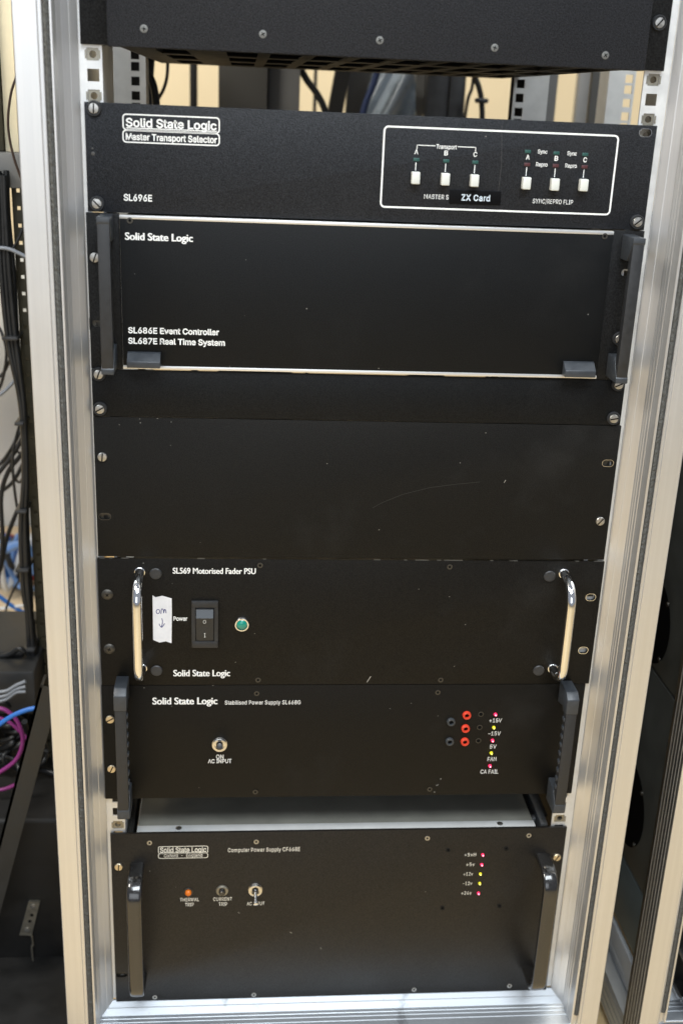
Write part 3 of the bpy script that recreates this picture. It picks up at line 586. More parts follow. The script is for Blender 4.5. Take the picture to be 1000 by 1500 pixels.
post(rack, CX, -1); post(rack, CX, 1); beam(rack, CX)
rl, hsl = rail(rack, -243.5, -225, -232.5, 4.2, -528, 756, M['zinc'], 80, 1)
rr_, hsr = rail(rack, 225, 247.4, 233.5, 4.2, -528, 756, M['zinc'], 50, 1)
rail(rack, -262, -224, -236, 420, -600, 756, M['rear_zinc'], 40, 1, name='rear_rail')
hx_ = at(760, 150, 420).x
rail(rack, hx_-8, hx_+34, hx_, 420, -600, 756, M['rear_zinc'], 60, 1, name='rear_rail')
m = MB(); m.box(-262, -228, 455, 457, -600, 756); m.build('hole_backing', M['chassis'], rack)  # added dark strips behind the rear rails so their holes look dark
m = MB(); m.box(hx_+2, hx_+33, 482, 484, -600, 756); m.build('hole_backing', M['chassis'], rack)
m = MB(); m.box(285, 288, 8, 620, -600, 320, .5); m.build('shade_panel', M['chassis'], rack)  # added unseen panel, darkens the gap facing the second rack
def cage_nut(rail_o, hx, z):
    m = MB(); m.holed(hx-4.6, hx+4.6, z-4.6, z+4.6, 5.0, 9.5, hx, z, 2.9)
    m.box(hx-6.2, hx-4.9, 3.5, 8, z-3.2, z+3.2); m.box(hx+4.9, hx+6.2, 3.5, 8, z-3.2, z+3.2)
    m.build('cage_nut', M['bracket'], rail_o, smooth=0)
for r_o, hs, hx in ((rl, hsl, -232.5), (rr_, hsr, 233.5)):
    for zt in (438., 407.): # nuts in the open gap
        z = min(hs, key=lambda a: abs(a-zt)); cage_nut(r_o, hx, z)
    for zt in (393., -305.): 
        z = min(hs, key=lambda a: abs(a-zt)); cage_nut(r_o, hx, z)

# ================================================================== top unit (only its lower edge in view)
u = thing('rack_unit', 'tall black unit at the top edge with its perforated underside showing', 'rack unit', (0, 0, Z['top_b']))
plate('ear_plate', M['ear'], u, -241.4, 240.0, Z['top_b'], 755, y0=0, y1=3)
m = MB(); m.box(-218.8, 219.5, -12, -.2, Z['top_b']-1.0, 754, 1.0); m.build('front_panel', M['black_grain'], u)
m = MB()
m.box(-213, -211, 5, 520, Z['top_b'], 750); m.box(211, 213, 5, 520, Z['top_b'], 750); m.box(-211, 211, 518, 520, Z['top_b'], 750)
m.box(-211, 211, 5, 518, Z['top_b']+24, Z['top_b']+26)
m.build('chassis', M['chassis'], u)
m = MB()
zb = Z['top_b']
ys = [6, 30]+[30+k*34 for k in range(1, 15)]
xs = []
for x0 in [-186]+[-126+k*38 for k in range(9)]: xs.append((x0, x0+27))
yy = [(30, 138), (182, 300), (348, 472)]
X = [-211]+[v for p in xs for v in p]+[211]
Yv = [4]+[v for p in yy for v in p]+[516]
for i in range(len(X)-1):
    for j in range(len(Yv)-1):
        if i % 2 and j % 2: continue
        m.box(X[i], X[i+1], Yv[j], Yv[j+1], zb, zb+1.2)
m.build('perforated_base', M['under'], u, smooth=0)
for px, py in ((211, 42), (385, 50), (556, 59), (724, 70), (886, 81)):
    screw(u, px, py, 'small_cross', random.uniform(0, 90), -12)
screw(u, 964, 33.6, 'slotted', 40, 0, True)

# ================================================================== transport selector, two units high
sel = thing('rack_unit', 'black two-unit panel with six white push buttons in a white printed frame', 'rack unit', (0, 0, Z['ctl']))
plate('front_panel', M['black_cool'], sel, -240.1, 240.5, Z['ctl']+G, Z['sel'], [slot_at(944.5, 194.5, 11, 6.6)])
m = MB(); m.box(-210, 210, 5, 200, Z['ctl']+3, Z['sel']-6); m.build('chassis', M['chassis'], sel)
screw(sel, 138, 158.5, 'slotted', 2, 0, True); screw(sel, 142.5, 298, 'slotted', -45, 0, True); screw(sel, 932, 325, 'slotted', 50, 0, True)
slot_rim(sel, 944.5, 194.5, 11.4, 7)
T(sel, 'Solid State Logic', 184.5, 317.5, 181.5, 12.6, bold=.02)
T(sel, 'Master Transport Selector', 184.6, 318, 202.2, 9.6, bold=.02)
T(sel, 'SL696E', 181.5, 223, 289.5, 9.6, bold=.02)
def px_frame(parent, x0, x1, y0, y1, t, rad, mat='white_ink', extra=None):
    xm = (x0+x1)/2; ym = (y0+y1)/2
    X0, X1 = at(x0, ym).x, at(x1, ym).x; z1, z0 = at(xm, y0).z, at(xm, y1).z
    m = MB(); m.frame_rect(X0, X1, z0, z1, -.14, t, rad)
    if extra: extra(m)
    return m.build('printed_frame', M[mat], parent, smooth=0)
def under(m): 
    p = at(185, 190.2); q = at(318, 190.2); z = at(251, 189.8).z
    line(m, p.x, z, q.x, z, .75, -.14)
px_frame(sel, 179.7, 322.2, 169, 193.4, 1.0, 3.2, extra=under)
px_frame(sel, 179.7, 322.2, 192.4, 211.5, 1.0, 3.2)
px_frame(sel, 558.5, 900.5, 190.5, 310, 1.45, 4.2)
# bracket over the transport keys, guide lines below the lamps
m = MB()
a, b, z = at(610, 214), at(697, 214), at(653.5, 214.2).z
line(m, a.x, z, at(637.5, 214).x, z, .6, -.14); line(m, at(670, 214).x, z, b.x, z, .6, -.14)
line(m, a.x+.3, z+.3, a.x+.3, z-3.2, .6, -.14); line(m, b.x-.3, z+.3, b.x-.3, z-3.2, .6, -.14)
keysL = [(609.5, 222, 233.8, 261), (653, 224, 235.7, 263), (695.6, 226, 237.6, 265)]
keysR = [(772.5, 230, 222, 240.9, 268.8), (814.2, 231.8, 224.2, 242.7, 270.7), (856.3, 234, 226.2, 244.4, 271.6)]
m.build('printed_bracket', M['white_ink'], sel, smooth=0)
for x, y0, y1 in [(x-.6, yl+4, yb-11) for x, ya, yl, yb in keysL]+[(x-1.6, yr+4, yb-11) for x, ya, yg, yr, yb in keysR]:
    p, q = at(x, y0), at(x, y1); m = MB(); line(m, p.x, p.z, p.x, q.z, .65, -.14); m.build('printed_line', M['white_ink'], sel, smooth=0)
T(sel, 'Transport', 638.6, 668.6, 215, 6.4, bold=.012)
def led_bar(px, py, mat):
    p = at(px, py); m = MB(); m.box(p.x-2.6, p.x+2.6, -.7, 0.4, p.z-1.35, p.z+1.35, .25); m.build('status_lamp', M[mat], sel)
def key(px, py):
    p = at(px, py, -6); m = MB(); m.box(p.x-3.5, p.x+3.5, -7.5, -.4, p.z-4.9, p.z+5.1, .8, 3)
    m.build('push_button', M['button'], sel)
    p = at(px, py); m = MB(); m.box(p.x-4.0, p.x+3.9, -.35, .2, p.z-5.3, p.z+5.3); m.build('button_slot', M['slot'], sel)
for (x, ya, yl, yb), c in zip(keysL, 'ABC'):
    T(sel, c, x-2.7, x+2.7, ya, 7, bold=.015); led_bar(x, yl, 'led_off_green'); key(x-.7, yb)
for (x, ya, yg, yr, yb), c in zip(keysR, 'ABC'):
    T(sel, c, x-2.7, x+2.7, ya, 7, bold=.015); led_bar(x, yg, 'led_off_green'); led_bar(x-1, yr, 'led_off_red'); key(x-1.6, yb)
for xc, yc in ((794, 222), (837.2, 224.6)): T(sel, 'Sync', xc-7, xc+7, yc, 5.8, bold=.012)
for xc, yc in ((792.8, 240.8), (835.6, 242.7)): T(sel, 'Repro', xc-8.5, xc+8.5, yc, 5.8, bold=.012)
T(sel, 'MASTER S', 620.6, 656.6, 288.2, 6.6, bold=.004, spacing=1.06)
T(sel, 'SYNC/REPRO FLIP', 779.6, 838.6, 295.3, 6.6, bold=.004, spacing=1.06)
p, q = at(657.8, 289), at(733, 289); z1, z0 = at(695, 279.4).z, at(695, 299.4).z
m = MB(); m.box(p.x, q.x, -.75, -.2, z0, z1, .2)
lt = m.build('label_tape', M['label_tape'], sel)
T(lt, 'ZX Card', 675, 717, 289.5, 9, 'emboss', .02, yplane=-.95, spacing=1.12)
# wear: thin vertical scratch, small scuff beside the left ear
m = MB()
p0, p1, p2 = at(734.6, 184), at(734, 240), at(729.5, 280)
line(m, p0.x, p0.z, p1.x, p1.z, .3, -.1); line(m, p1.x, p1.z, p2.x, p2.z, .3, -.1)
m.build('scratch', M['scratch'], sel, smooth=0)
m = MB(); p = at(136.5, 223); m.lathe((p.x, -.05, p.z-1), [(1.6, 0), (1.3, -.1), (0, -.1)], 9); m.lathe((p.x-.3, -.05, p.z+3), [(.8, 0), (.6, -.1), (0, -.1)], 7)
m.build('scuff', M['scratch'], sel)

# ================================================================== event controller, three units high
ctl = thing('rack_unit', 'black three-unit controller with square grey handles and white trim lines', 'rack unit', (0, 0, Z['one']))
xl, xr = at(178.5, 430).x, at(885, 440).x
plate('ear_plate', M['ear'], ctl, -242, xl-.6, Z['one']+G, Z['ctl']-G, [slot_at(142.4, 474.6, 9.5, 6.4), slot_at(139.5, 377, 9.5, 6.4)])
plate('ear_plate', M['ear'], ctl, xr+.6, 241.4, Z['one']+G, Z['ctl']-G, [slot_at(916.5, 399.5, 9, 6.4)])
m = MB(); m.box(xl, xr, -2.4, 3, Z['one']+4.6, Z['ctl']-4.4, .4); m.build('front_panel', M['black_fine'], ctl)
m = MB(); m.box(xl-.2, xr+.2, -2.9, 2, Z['ctl']-4.3, Z['ctl']-1.2, .5); m.build('trim_strip', M['trim'], ctl)
m = MB(); m.box(xl-.2, xr+.2, -2.9, 2, Z['one']+1.6, Z['one']+4.5, .5); m.build('trim_strip', M['trim'], ctl)
m = MB(); m.box(-210, 210, 5, 300, Z['one']+3, Z['ctl']-3); m.build('chassis', M['chassis'], ctl)
def square_handle(parent, px_top, row_top, px_bot, row_bot, h, wd, arm):
    """rectangular bar on two square arms standing off the ear"""
    pt, pb = at(px_top, row_top, -h), at(px_bot, row_bot, -h)
    xc = (pt.x+pb.x)/2; z1, z0 = pt.z, pb.z
    m = MB(); m.box(xc-wd/2, xc+wd/2, -h, -h+7.5, z0+.05, z1-.05, .5)
    o = m.build('handle', M['plastic_bar'], parent)
    for za, zc, sg in ((z1-arm, z1, 1), (z0, z0+arm, -1)):
        m = MB()
        tip = 10
        if sg > 0: prof = [(-.3, zc), (-h-.6, zc), (-h-.6, zc-4.5), (-h+8, zc-arm*.8), (-h+12, zc-arm), (-.3, zc-arm)]
        else: prof = [(-.3, za), (-h-.6, za), (-h-.6, za+4.5), (-h+8, za+arm*.8), (-h+12, za+arm), (-.3, za+arm)]
        m.prism_x(prof, xc-wd/2-.4, xc+wd/2+.4, .5); m.build('handle_arm', M['plastic'], o)
    return o
clip_nut(ctl, 142.4, 474.6)
square_handle(ctl, 151, 318, 158, 549, 30, 10, 21)
square_handle(ctl, 934.5, 349, 911, 562, 30, 10, 21)
screw(ctl, 139.5, 377, 'slotted', 20, 0); screw(ctl, 906, 496, 'slotted', 30, 0, True)
screw(ctl, 190.5, 323, 'hex', 0, -2.4); screw(ctl, 885, 346, 'hex', 0, -2.4)
def pull_tab(parent, x0, x1, y0, y1, ymid):
    X0, X1 = at(x0, ymid, -12).x, at(x1, ymid, -12).x
    zt, zf, zb_ = at((x0+x1)/2, y0, -5).z, at((x0+x1)/2, ymid, -13).z, at((x0+x1)/2, y1, -13).z
    m = MB(); m.prism_x([(-2.5, zt+2), (-5.5, zt+1), (-13, zf), (-13, zb_), (-2.5, zb_)], X0, X1, .5)
    return m.build('pull_tab', M['plastic'], parent)
pull_tab(ctl, 186, 234.7, 519, 539.5, 530.5); pull_tab(ctl, 827, 872, 533, 553, 543.5)
T(ctl, 'Solid State Logic', 183.7, 282.3, 347.3, 10.6, bold=.006, flare=.28, plane=-2.4)
T(ctl, 'SL686E Event Controller', 188, 321, 485, 8.6, bold=.024, plane=-2.4)
T(ctl, 'SL687E Real Time System', 188, 329.6, 500.4, 8.6, bold=.024, plane=-2.4)

# ================================================================== one unit blank, three unit blank
b1 = thing('blank_panel', 'narrow one-unit black blank panel with cup-washered screws below the controller', 'blank panel', (0, 0, Z['three']))
plate('front_panel', M['black_fine'], b1, -242.0, 241.8, Z['three']+G, Z['one']-G)
screw(b1, 145, 547.8, 'slotted', 20, 0, True); screw(b1, 147, 598.5, 'slotted', 60, 0, True)
screw(b1, 904.5, 563, 'slotted', 65, 0, True); screw(b1, 897.5, 612.5, 'slotted', 80, 0, True)
b3 = thing('blank_panel', 'large three-unit black blank panel with dusty scuffs in the middle', 'blank panel', (0, 0, Z['fad']))
plate('front_panel', M['black_warm'], b3, -242.0, 243.4, Z['fad']+1.6, Z['three']-G, [slot_at(154, 756.5, 11, 6.6), slot_at(889.6, 678.6, 11, 6.6)])
screw(b3, 150.4, 669, 'slotted', 5); screw(b3, 878, 763, 'slotted', 40)
clip_nut(b3, 154, 756.5); clip_nut(b3, 889.6, 678.6)
slot_rim(b3, 154, 756.5, 11.4, 7, 'dark_screw'); slot_rim(b3, 889.6, 678.6, 11.4, 7)
def flecks(parent, spots, mat='fleck', plane=0):
    m = MB()
    for x, y, l, a in spots:
        p = at(x, y, plane); d = math.radians(a)
        line(m, p.x-l/2*math.cos(d), p.z-l/2*math.sin(d), p.x+l/2*math.cos(d), p.z+l/2*math.sin(d), .35+.12*l*.3, plane-.12)
    return m.build('paint_chip', M[mat], parent, smooth=0)
flecks(b3, [(739, 705, 3.2, 65), (555, 776, 1.2, 20), (205, 613.5, .8, 0), (231, 613, 1.0, 10), (251, 618, .9, 0), (175, 622, .6, 0), (479, 679, .8, 0), (711, 634, .9, 30)])
m = MB()
arc = [(545, 744), (560, 736), (590, 724), (630, 714), (670, 709), (702, 706)]
for (x0, y0), (x1, y1) in zip(arc, arc[1:]):
    p, q = at(x0, y0), at(x1, y1); line(m, p.x, p.z, q.x, q.z, .5, -.1)
m.build('scratch', simple('faint_rub', (.013, .0128, .012), .5), b3, smooth=0)

# ================================================================== fader supply, three units high
fad = thing('rack_unit', 'black three-unit power supply with two chrome bow handles, rocker switch and green lamp', 'rack unit', (0, 0, Z['stab']))
plate('front_panel', M['black_psu'], fad, -243.0, 244.4, Z['stab']+G, Z['fad']-.6, [slot_at(864.5, 875, 9.5, 7), slot_at(853.5, 952.6, 9.5, 7)])
for xa, xb in ((-241, -236), (-232, -229), (-221, -214), (-150, -143), (-88, -85), (18, 24), (47, 50), (58, 71), (79, 83), (86, 104), (131, 134), (150, 158), (215, 219), (234, 243)):
    m = MB(); m.box(xa, xb, .3, 2.6, Z['fad']-.55, Z['fad']-.3); m.build('worn_edge', M['dull_screw'], fad)
m = MB(); m.box(-210, 210, 5, 300, Z['stab']+3, Z['fad']-3); m.build('chassis', M['chassis'], fad)
slot_rim(fad, 864.5, 875, 10.4, 7.9, 'chrome'); slot_rim(fad, 853.5, 952.6, 10.4, 7.9, 'chrome')
screw(fad, 157.5, 871, 'cross_black', 45); screw(fad, 160.5, 950.6, 'cross_black', 20)
def bow_handle(parent, ft, fb, h, r, mat):
    a, b = at(*ft), at(*fb)
    x = (a.x+b.x)/2
    k = 21
    pts = [(x, 0, a.z)]
    for i in range(9):
        t = math.pi/2*i/8; pts.append((x, -(h-k)-k*math.sin(t), a.z-k+k*math.cos(t)))
    for i in range(9):
        t = math.pi/2*i/8; pts.append((x, -(h-k)-k*math.cos(t), b.z+k-k*math.sin(t)))
    pts.append((x, 0, b.z))
    m = MB(); m.tube(pts, r, 18, 0); o = m.build('handle', M[mat], parent, smooth=60)
    for z in (a.z, b.z):
        m = MB(); m.lathe((x, -.1, z), [(r+.7, 0), (r+.6, -.5), (r, -.8), (r-.5, -.8)], 22); m.build('handle_ferrule', M[mat], o)
    return o
bow_handle(fad, (204.5, 838), (208.5, 979), 34, 4.5, 'chrome')
bow_handle(fad, (825, 840), (809, 979), 34, 4.5, 'chrome')
for px, py in ((228.3, 840.3), (229.5, 982.3), (804.3, 844), (788.3, 982)): screw(fad, px, py, 'plug')
for px, py in ((381, 828.2), (378, 996), (658.3, 830.4), (645, 996)): screw(fad, px, py, 'hex')
T(fad, 'SL569 Motorised Fader PSU', 253.4, 374.5, 836.2, 8.4, bold=.006, flare=.16)
T(fad, 'Solid State Logic', 254.4, 336.9, 985.8, 9.2, bold=.006, flare=.24)
T(fad, 'Power', 254.2, 274.6, 906, 6.2, bold=.022)
# tape with handwriting
P = [at(*q) for q in ((223.7, 871.8), (228, 874.8), (238, 872.6), (251.7, 876.5), (252, 900), (251.5, 942), (243, 939.2), (234, 941), (224.6, 937.2))]
m = MB(); m.loft([[(p.x, -.12, p.z) for p in P], [(p.x, -.32, p.z) for p in P]])
tp = m.build('tape_note', M['tape'], fad, smooth=0)
def pen(strokes, r=.42, plane=-.34):
    m = MB()
    for s_ in strokes:
        pts = [at(*q) for q in s_]; pts = [(p.x, plane, p.z) for p in pts]
        m.tube(pts, r, 5, 4)
    for v in m.bm.verts: v.co.y = plane+(v.co.y-plane)*.2
    return m
pen([[(233.2, 892.8), (230.5, 893), (229.2, 896), (231, 898.8), (233.8, 897), (234, 894), (232.6, 892.6)],
     [(236, 899), (237, 892), (239.6, 893), (240, 898)], [(240, 898), (241.5, 892.5), (243, 894), (243.6, 898)],
     [(237.4, 905.5), (238.2, 911), (237, 918)], [(233.2, 913.5), (235, 917), (237, 918.6), (239.5, 916), (241.5, 913)]]).build('handwriting', M['ink'], tp)
# rocker switch
p, q = at(281, 913), at(319.6, 913); z1, z0 = at(300, 879).z, at(300, 947.2).z
m = MB(); m.box(p.x, q.x, -3.2, -.2, z1-7, z1, .6); m.box(p.x, q.x, -3.2, -.2, z0, z0+7, .6)
m.box(p.x, p.x+3.6, -3.15, -.2, z0+7, z1-7); m.box(q.x-3.6, q.x, -3.15, -.2, z0+7, z1-7)
rk = m.build('rocker_switch', M['plastic_bar'], fad)
xc0, xc1 = p.x+4.2, q.x-4.2; zc = (z1+z0)/2; H = (z1-z0)/2-7.5
m = MB(); m.prism_x([(-.3, zc+H), (-4.4, zc+H-.5), (-8.2, zc+H-8), (-4.6, zc-2), (-2.6, zc-H), (-.3, zc-H)], xc0, xc1, .35)
rc = m.build('rocker', M['plastic_bar'], rk)
m = MB(); m.prism_x([(-4.4, zc+H-.9), (-8.1, zc+H-7.9), (-8.3, zc+H-8.0), (-4.7, zc+H-.8)], xc0+.6, xc1-.6); m.build('lit_rocker_face', M['rocker_top'], rc)  # upper face coloured lighter, standing in for overhead light on it
T(rc, 'I', 299.2, 301, 930, 6, bold=.0, plane=-4.6, yplane=-.9)
m = MB(); c = at(299.8, 910.5, -7); m.frame_rect(c.x-1.4, c.x+1.4, c.z-1.9, c.z+1.9, -7.6, .45, 1.35, 5); m.build('mark', M['dim_ink'], rc)
# green lamp
c = at(354.3, 913.8)
m = MB(); m.lathe((c.x, 0, c.z), [(7.4, 0), (7.3, -2.2), (6.6, -3.2), (5.6, -3.2), (5.2, -1.5), (0, -1.4)], 28); lp = m.build('pilot_lamp', M['chrome'], fad)
m = MB(); m.lathe((c.x, -1.2, c.z), [(5.15, 0), (5.0, -1.6), (3.6, -2.8), (1.5, -3.3), (0, -3.3)], 24); m.build('lens', M['lens_green'], lp)
flecks(fad, [(540, 995, 7.5, 62), (345, 970, .9, 0), (613, 863, .9, 60), (665, 976, .9, 20), (373, 928, .8, 0), (312, 1004, 1., 0), (681, 915, 1.1, 30)])

# ================================================================== stabilised supply, three units high
stb = thing('rack_unit', 'black three-unit power supply with red and black test sockets beside five lit indicators', 'rack unit', (0, 0, Z['stab_b']))
plate('front_panel', M['black_psu'], stb, -243.6, 241.2, Z['stab_b'], Z['stab']-G, y0=.2)
m = MB(); m.box(-205, 205, 5, 300, Z['stab_b']+2, Z['stab']-3); m.build('chassis', M['chassis'], stb)
def ribbed_handle(parent, px_t, row_t, px_b, row_b, h, wd, inner):
    pt, pb = at(px_t, row_t, -h), at(px_b, row_b, -h)
    xc = (pt.x+pb.x)/2; z1, z0 = pt.z, pb.z
    m = MB()
    m.prism_x([(-h, z0+3), (-h, z1-20), (-h+9, z1-18), (-h+9, z0+6)], xc-wd/2, xc+wd/2, .8)
    o = m.build('handle', M['plastic_bar'], parent)
    for sg in (1, -1):
        zc = z1 if sg > 0 else z0
        prof = [(-.1, zc), (-h+6, zc), (-h-.8, zc-sg*6), (-h-.8, zc-sg*22), (-h+10, zc-sg*24), (-h+14, zc-sg*20), (-.1, zc-sg*24)]
        if sg < 0: prof = [(-.1, zc), (-h+3, zc), (-h-.4, zc+3), (-h-.4, zc+12), (-h+10, zc+24), (-.1, zc+26)]
        m = MB(); m.prism_x(prof, xc-wd/2-.6, xc+wd/2+.6, .9); m.build('handle_arm', M['plastic'], o)
    m = MB()
    n = 9
    for i in range(n):
        z = z0+32+(z1-z0-62)*i/(n-1); m.box(xc+inner*wd/2-1.2, xc+inner*wd/2+1.2, -h+2, -h+8, z-2.2, z+2.2, .9)
    m.build('finger_grip', M['plastic'], o)
    return o
ribbed_handle(stb, 179, 1012, 178, 1203, 30, 11, 1)
ribbed_handle(stb, 839, 1018, 819, 1194, 30, 11, -1)
screw(stb, 161.7, 1053, 'slotted_brass', 60); screw(stb, 164, 1125.5, 'slotted_brass', 25)
for px, py in ((376, 1015.8), (374, 1160), (640.8, 1014.2), (629, 1156)): screw(stb, px, py, 'hex', 0, .2)
T(stb, 'Solid State Logic', 223.8, 318.3, 1026.6, 9.8, bold=.008, flare=.28)
T(stb, 'Stabilised Power Supply SL668G', 329.5, 440.7, 1028.8, 5.8, bold=.008, spacing=1.1)
def toggle(parent, px, py, bx, by, bat_mat, nut_mat='nickel', rn=7.0, r=2.0):
    c = at(px, py)
    m = MB(); m.lathe((c.x, 0, c.z), [(rn+.3, 0), (rn+.2, -1), (rn, -1.0)], 26); 
    m.lathe((c.x, -1.0, c.z), [(rn, 0), (rn, -2.2), (rn-.8, -2.6), (rn-2.4, -2.6), (rn-2.5, -.8), (0, -.7)], 6 if False else 26)
    o = m.build('toggle_switch', M[nut_mat], parent)
    m = MB(); m.lathe((c.x, -1.7, c.z), [(3.6, 0), (3.4, -3), (2.2, -4.2), (0, -4.4)], 18); m.build('collar', M['gloss_black'], o)
    t = at(bx, by, -17)
    m = MB(); s0 = Vector((c.x, -4, c.z))
    m.tube([s0, s0.lerp(t, .5), s0.lerp(t, .85), t, t+(t-s0).normalized()*1.4], [r*.8, r, r*1.25, r*1.2, r*.5], 12, 2)
    m.build('bat', M[bat_mat], o, smooth=60)
    return o
toggle(stb, 321.8, 1089.5, 321.8, 1093.5, 'rubber', rn=7.4, r=2.3)
T(stb, 'ON', 316.6, 327.6, 1108.3, 6, bold=.015); T(stb, 'AC INPUT', 304.8, 339.2, 1114.7, 5.8, bold=.015)
def socket(px, py, mat):
    c = at(px, py); m = MB(); m.lathe((c.x, .2, c.z), [(4.4, 0), (4.3, -2.4), (3.8, -3.1), (2.5, -3.1), (2.2, -2.4), (2.1, -.6), (0, -.6)], 22)
    o = m.build('test_socket', M[mat], stb)
    m = MB(); m.lathe((c.x, -.5, c.z), [(2.15, 0), (2.1, -.5), (0, -.5)], 14); m.build('bore', M['slot'], o)
for px, py in ((660, 1057), (658, 1085.7)): socket(px, py, 'grey_socket')
for px, py in ((683, 1047.2), (681.2, 1066.6), (680.2, 1085.9)): socket(px, py, 'red_socket')
def led(parent, px, py, mat, r=1.6):
    c = at(px, py); m = MB(); m.lathe((c.x, .1, c.z), [(r, 0), (r, -.8), (r*.85, -r*1.05), (r*.45, -r*1.45), (0, -r*1.55)], 16); o = m.build('indicator_lamp', M[mat], parent, smooth=60)
    m = MB(); m.lathe((c.x, -r*1.45, c.z), [(.65, 0), (.6, -.4), (0, -.6)], 10); m.build('die', M[mat+'_core'], o, smooth=60)
for px, py in ((703.8, 1046.2), (702, 1065.4), (700.2, 1085)):
    c = at(px, py); m = MB(); m.lathe((c.x, .15, c.z), [(2.9, 0), (2.8, -.5), (2.1, -.55), (2.0, -.1), (0, -.1)], 16); o = m.build('trim_hole', M['dark_screw'], stb)
    m = MB(); m.lathe((c.x, .1, c.z), [(2.0, 0), (1.95, -.4), (0, -.4)], 14); m.build('bore', M['slot'], o)
for px, py, c in ((725, 1046.2, 'red'), (722.6, 1065.4, 'yellow'), (720.8, 1084.3, 'red'), (719, 1102.8, 'yellow'), (717, 1121.6, 'red')): led(stb, px, py, 'led_'+c)
for s_, xc, yc, w_ in (('+15V', 725.4, 1055.2, 18), ('–15V', 723.5, 1074.2, 18), ('5V', 721.7, 1093.4, 9.5), ('FAN', 719.9, 1111.8, 12.5), ('CA FAIL', 716.3, 1130.2, 26)):
    T(stb, s_, xc-w_/2, xc+w_/2, yc, 5.8, bold=.004, spacing=1.06)
flecks(stb, [(640, 1150, 2.6, 30), (645, 1141, 1.8, 60), (636, 1160, 1.5, 10), (571, 1038, .8, 0), (602, 1030, .8, 0)], 'dim_ink')

# ================================================================== computer supply, five units high
cmp_ = thing('rack_unit', 'tall five-unit black power supply at the bottom with long curved black handles', 'rack unit', (0, 0, Z['comp_b']))
plate('front_panel', M['black_gloss'], cmp_, -240.0, 241.2, Z['comp_b'], Z['comp'], [slot_at(178.5, 1428, 12, 6.5)], bev=.3)
m = MB(); m.box(-213, 208, 4, 330, Z['comp_b']+4, Z['comp']-1.6, 1.2); ch = m.build('chassis', M['lid_dark'], cmp_)
m = MB(); m.box(-213.5, 208.5, 3.6, 15.5, Z['comp']-2, Z['comp']-1.3, .3); m.build('lid_flange', M['lid'], ch)
clip_nut(cmp_, 178.5, 1428)
for px, py in ((262, 1217), (732, 1206.5)):
    c = at(px, py, 9); m = MB(); m.lathe((c.x, 10, Z['comp']-1.5), [(3.4, 0), (3.2, .8), (1.4, 1.2), (0, 1.2)], 18, 'z'); m.build('lid_screw', M['steel'], ch)
m = MB(); m.box(216, 224, 12, 320, Z['comp']-34, Z['comp']-4, .8); m.box(224.1, 238, 60, 320, Z['comp']-30, Z['comp']-26, .8)
m.lathe((216, 38, Z['comp']-16), [(5, 0), (4.8, -3), (3, -5), (0, -5.5)], 16, 'x'); m.build('runner', M['runner'], cmp_)
m = MB(); m.box(-224, -218, 8, 320, Z['comp']-34, Z['comp']-6, .8); m.build('runner', M['chassis'], cmp_)
def flat_bow(parent, ft, fb, h, wd):
    """wide flat enamelled bow handle with rounded corners"""
    a, b = at(*ft), at(*fb); x = (a.x+b.x)/2; k = 20; t = 4.2
    path = [(0., a.z)]
    for i in range(11):
        g = math.pi/2*i/10; path.append((-(h-k)-k*math.sin(g), a.z-k+k*math.cos(g)))
    for i in range(11):
        g = math.pi/2*i/10; path.append((-(h-k)-k*math.cos(g), b.z+k-k*math.sin(g)))
    path.append((0., b.z))
    rings = []
    for i, (y, z) in enumerate(path):
        p0 = path[max(i-1, 0)]; p1 = path[min(i+1, len(path)-1)]
        d = Vector((p1[0]-p0[0], p1[1]-p0[1])).normalized(); n = Vector((d.y, -d.x))   # outward
        ring = []
        for j in range(20):
            g = 2*math.pi*j/20; cc, ss = math.cos(g), math.sin(g)
            ex = abs(cc)**.45*math.copysign(1, cc); es = abs(ss)**.6*math.copysign(1, ss)
            ring.append((x+ex*wd/2, y-n.x*es*t, z-n.y*es*t))
        rings.append(ring)
    m = MB(); m.loft(rings); return m.build('handle', M['gloss_black'], parent, smooth=60)
flat_bow(cmp_, (199, 1268), (207.5, 1428), 38, 15.5)
flat_bow(cmp_, (797, 1254), (772, 1420), 38, 15.5)
screw(cmp_, 174.3, 1269, 'slotted_brass', 5); screw(cmp_, 814.6, 1255, 'slotted_brass', 30)
for px, py in ((219.3, 1234.5), (375.4, 1233), (625.5, 1227.8), (774, 1223.8), (227, 1460.7), (371.8, 1457), (606, 1449.5), (745.6, 1444)): screw(cmp_, px, py, 'hex_bright')
for px, py in ((656, 1245), (741, 1243), (647.6, 1330), (731, 1327)): screw(cmp_, px, py, 'hex_ghost')
T(cmp_, 'Solid State Logic', 234.6, 302.4, 1244.6, 7.4, 'warm_ink', bold=.014)
T(cmp_, 'Oxford  -  England', 240.5, 296.5, 1252.9, 5, 'warm_ink', bold=.004, spacing=1.1)
def under2(m):
    z = at(268, 1248.6).z; line(m, at(234.6, 1249).x, z, at(302.4, 1249).x, z, .55, -.14)
px_frame(cmp_, 231.8, 305, 1239.2, 1250.2, .7, 2.2, 'warm_ink', under2)
px_frame(cmp_, 231.8, 305, 1249.6, 1257.2, .7, 2.2, 'warm_ink')
T(cmp_, 'Computer Power Supply CF668E', 334, 439.3, 1244.4, 5.8, 'warm_ink', bold=.006, spacing=1.1)
c = at(276, 1306); m = MB(); m.lathe((c.x, 0, c.z), [(5.0, 0), (4.9, -1.2), (4.2, -1.5), (3.9, -.8), (0, -.8)], 20); o = m.build('thermal_lamp', M['dark_screw'], cmp_)
m = MB(); m.lathe((c.x, -.7, c.z), [(3.3, 0), (3.3, -2.4), (2.4, -3.8), (0, -4.3)], 18); m.build('lens', M['lens_orange'], o, smooth=60)
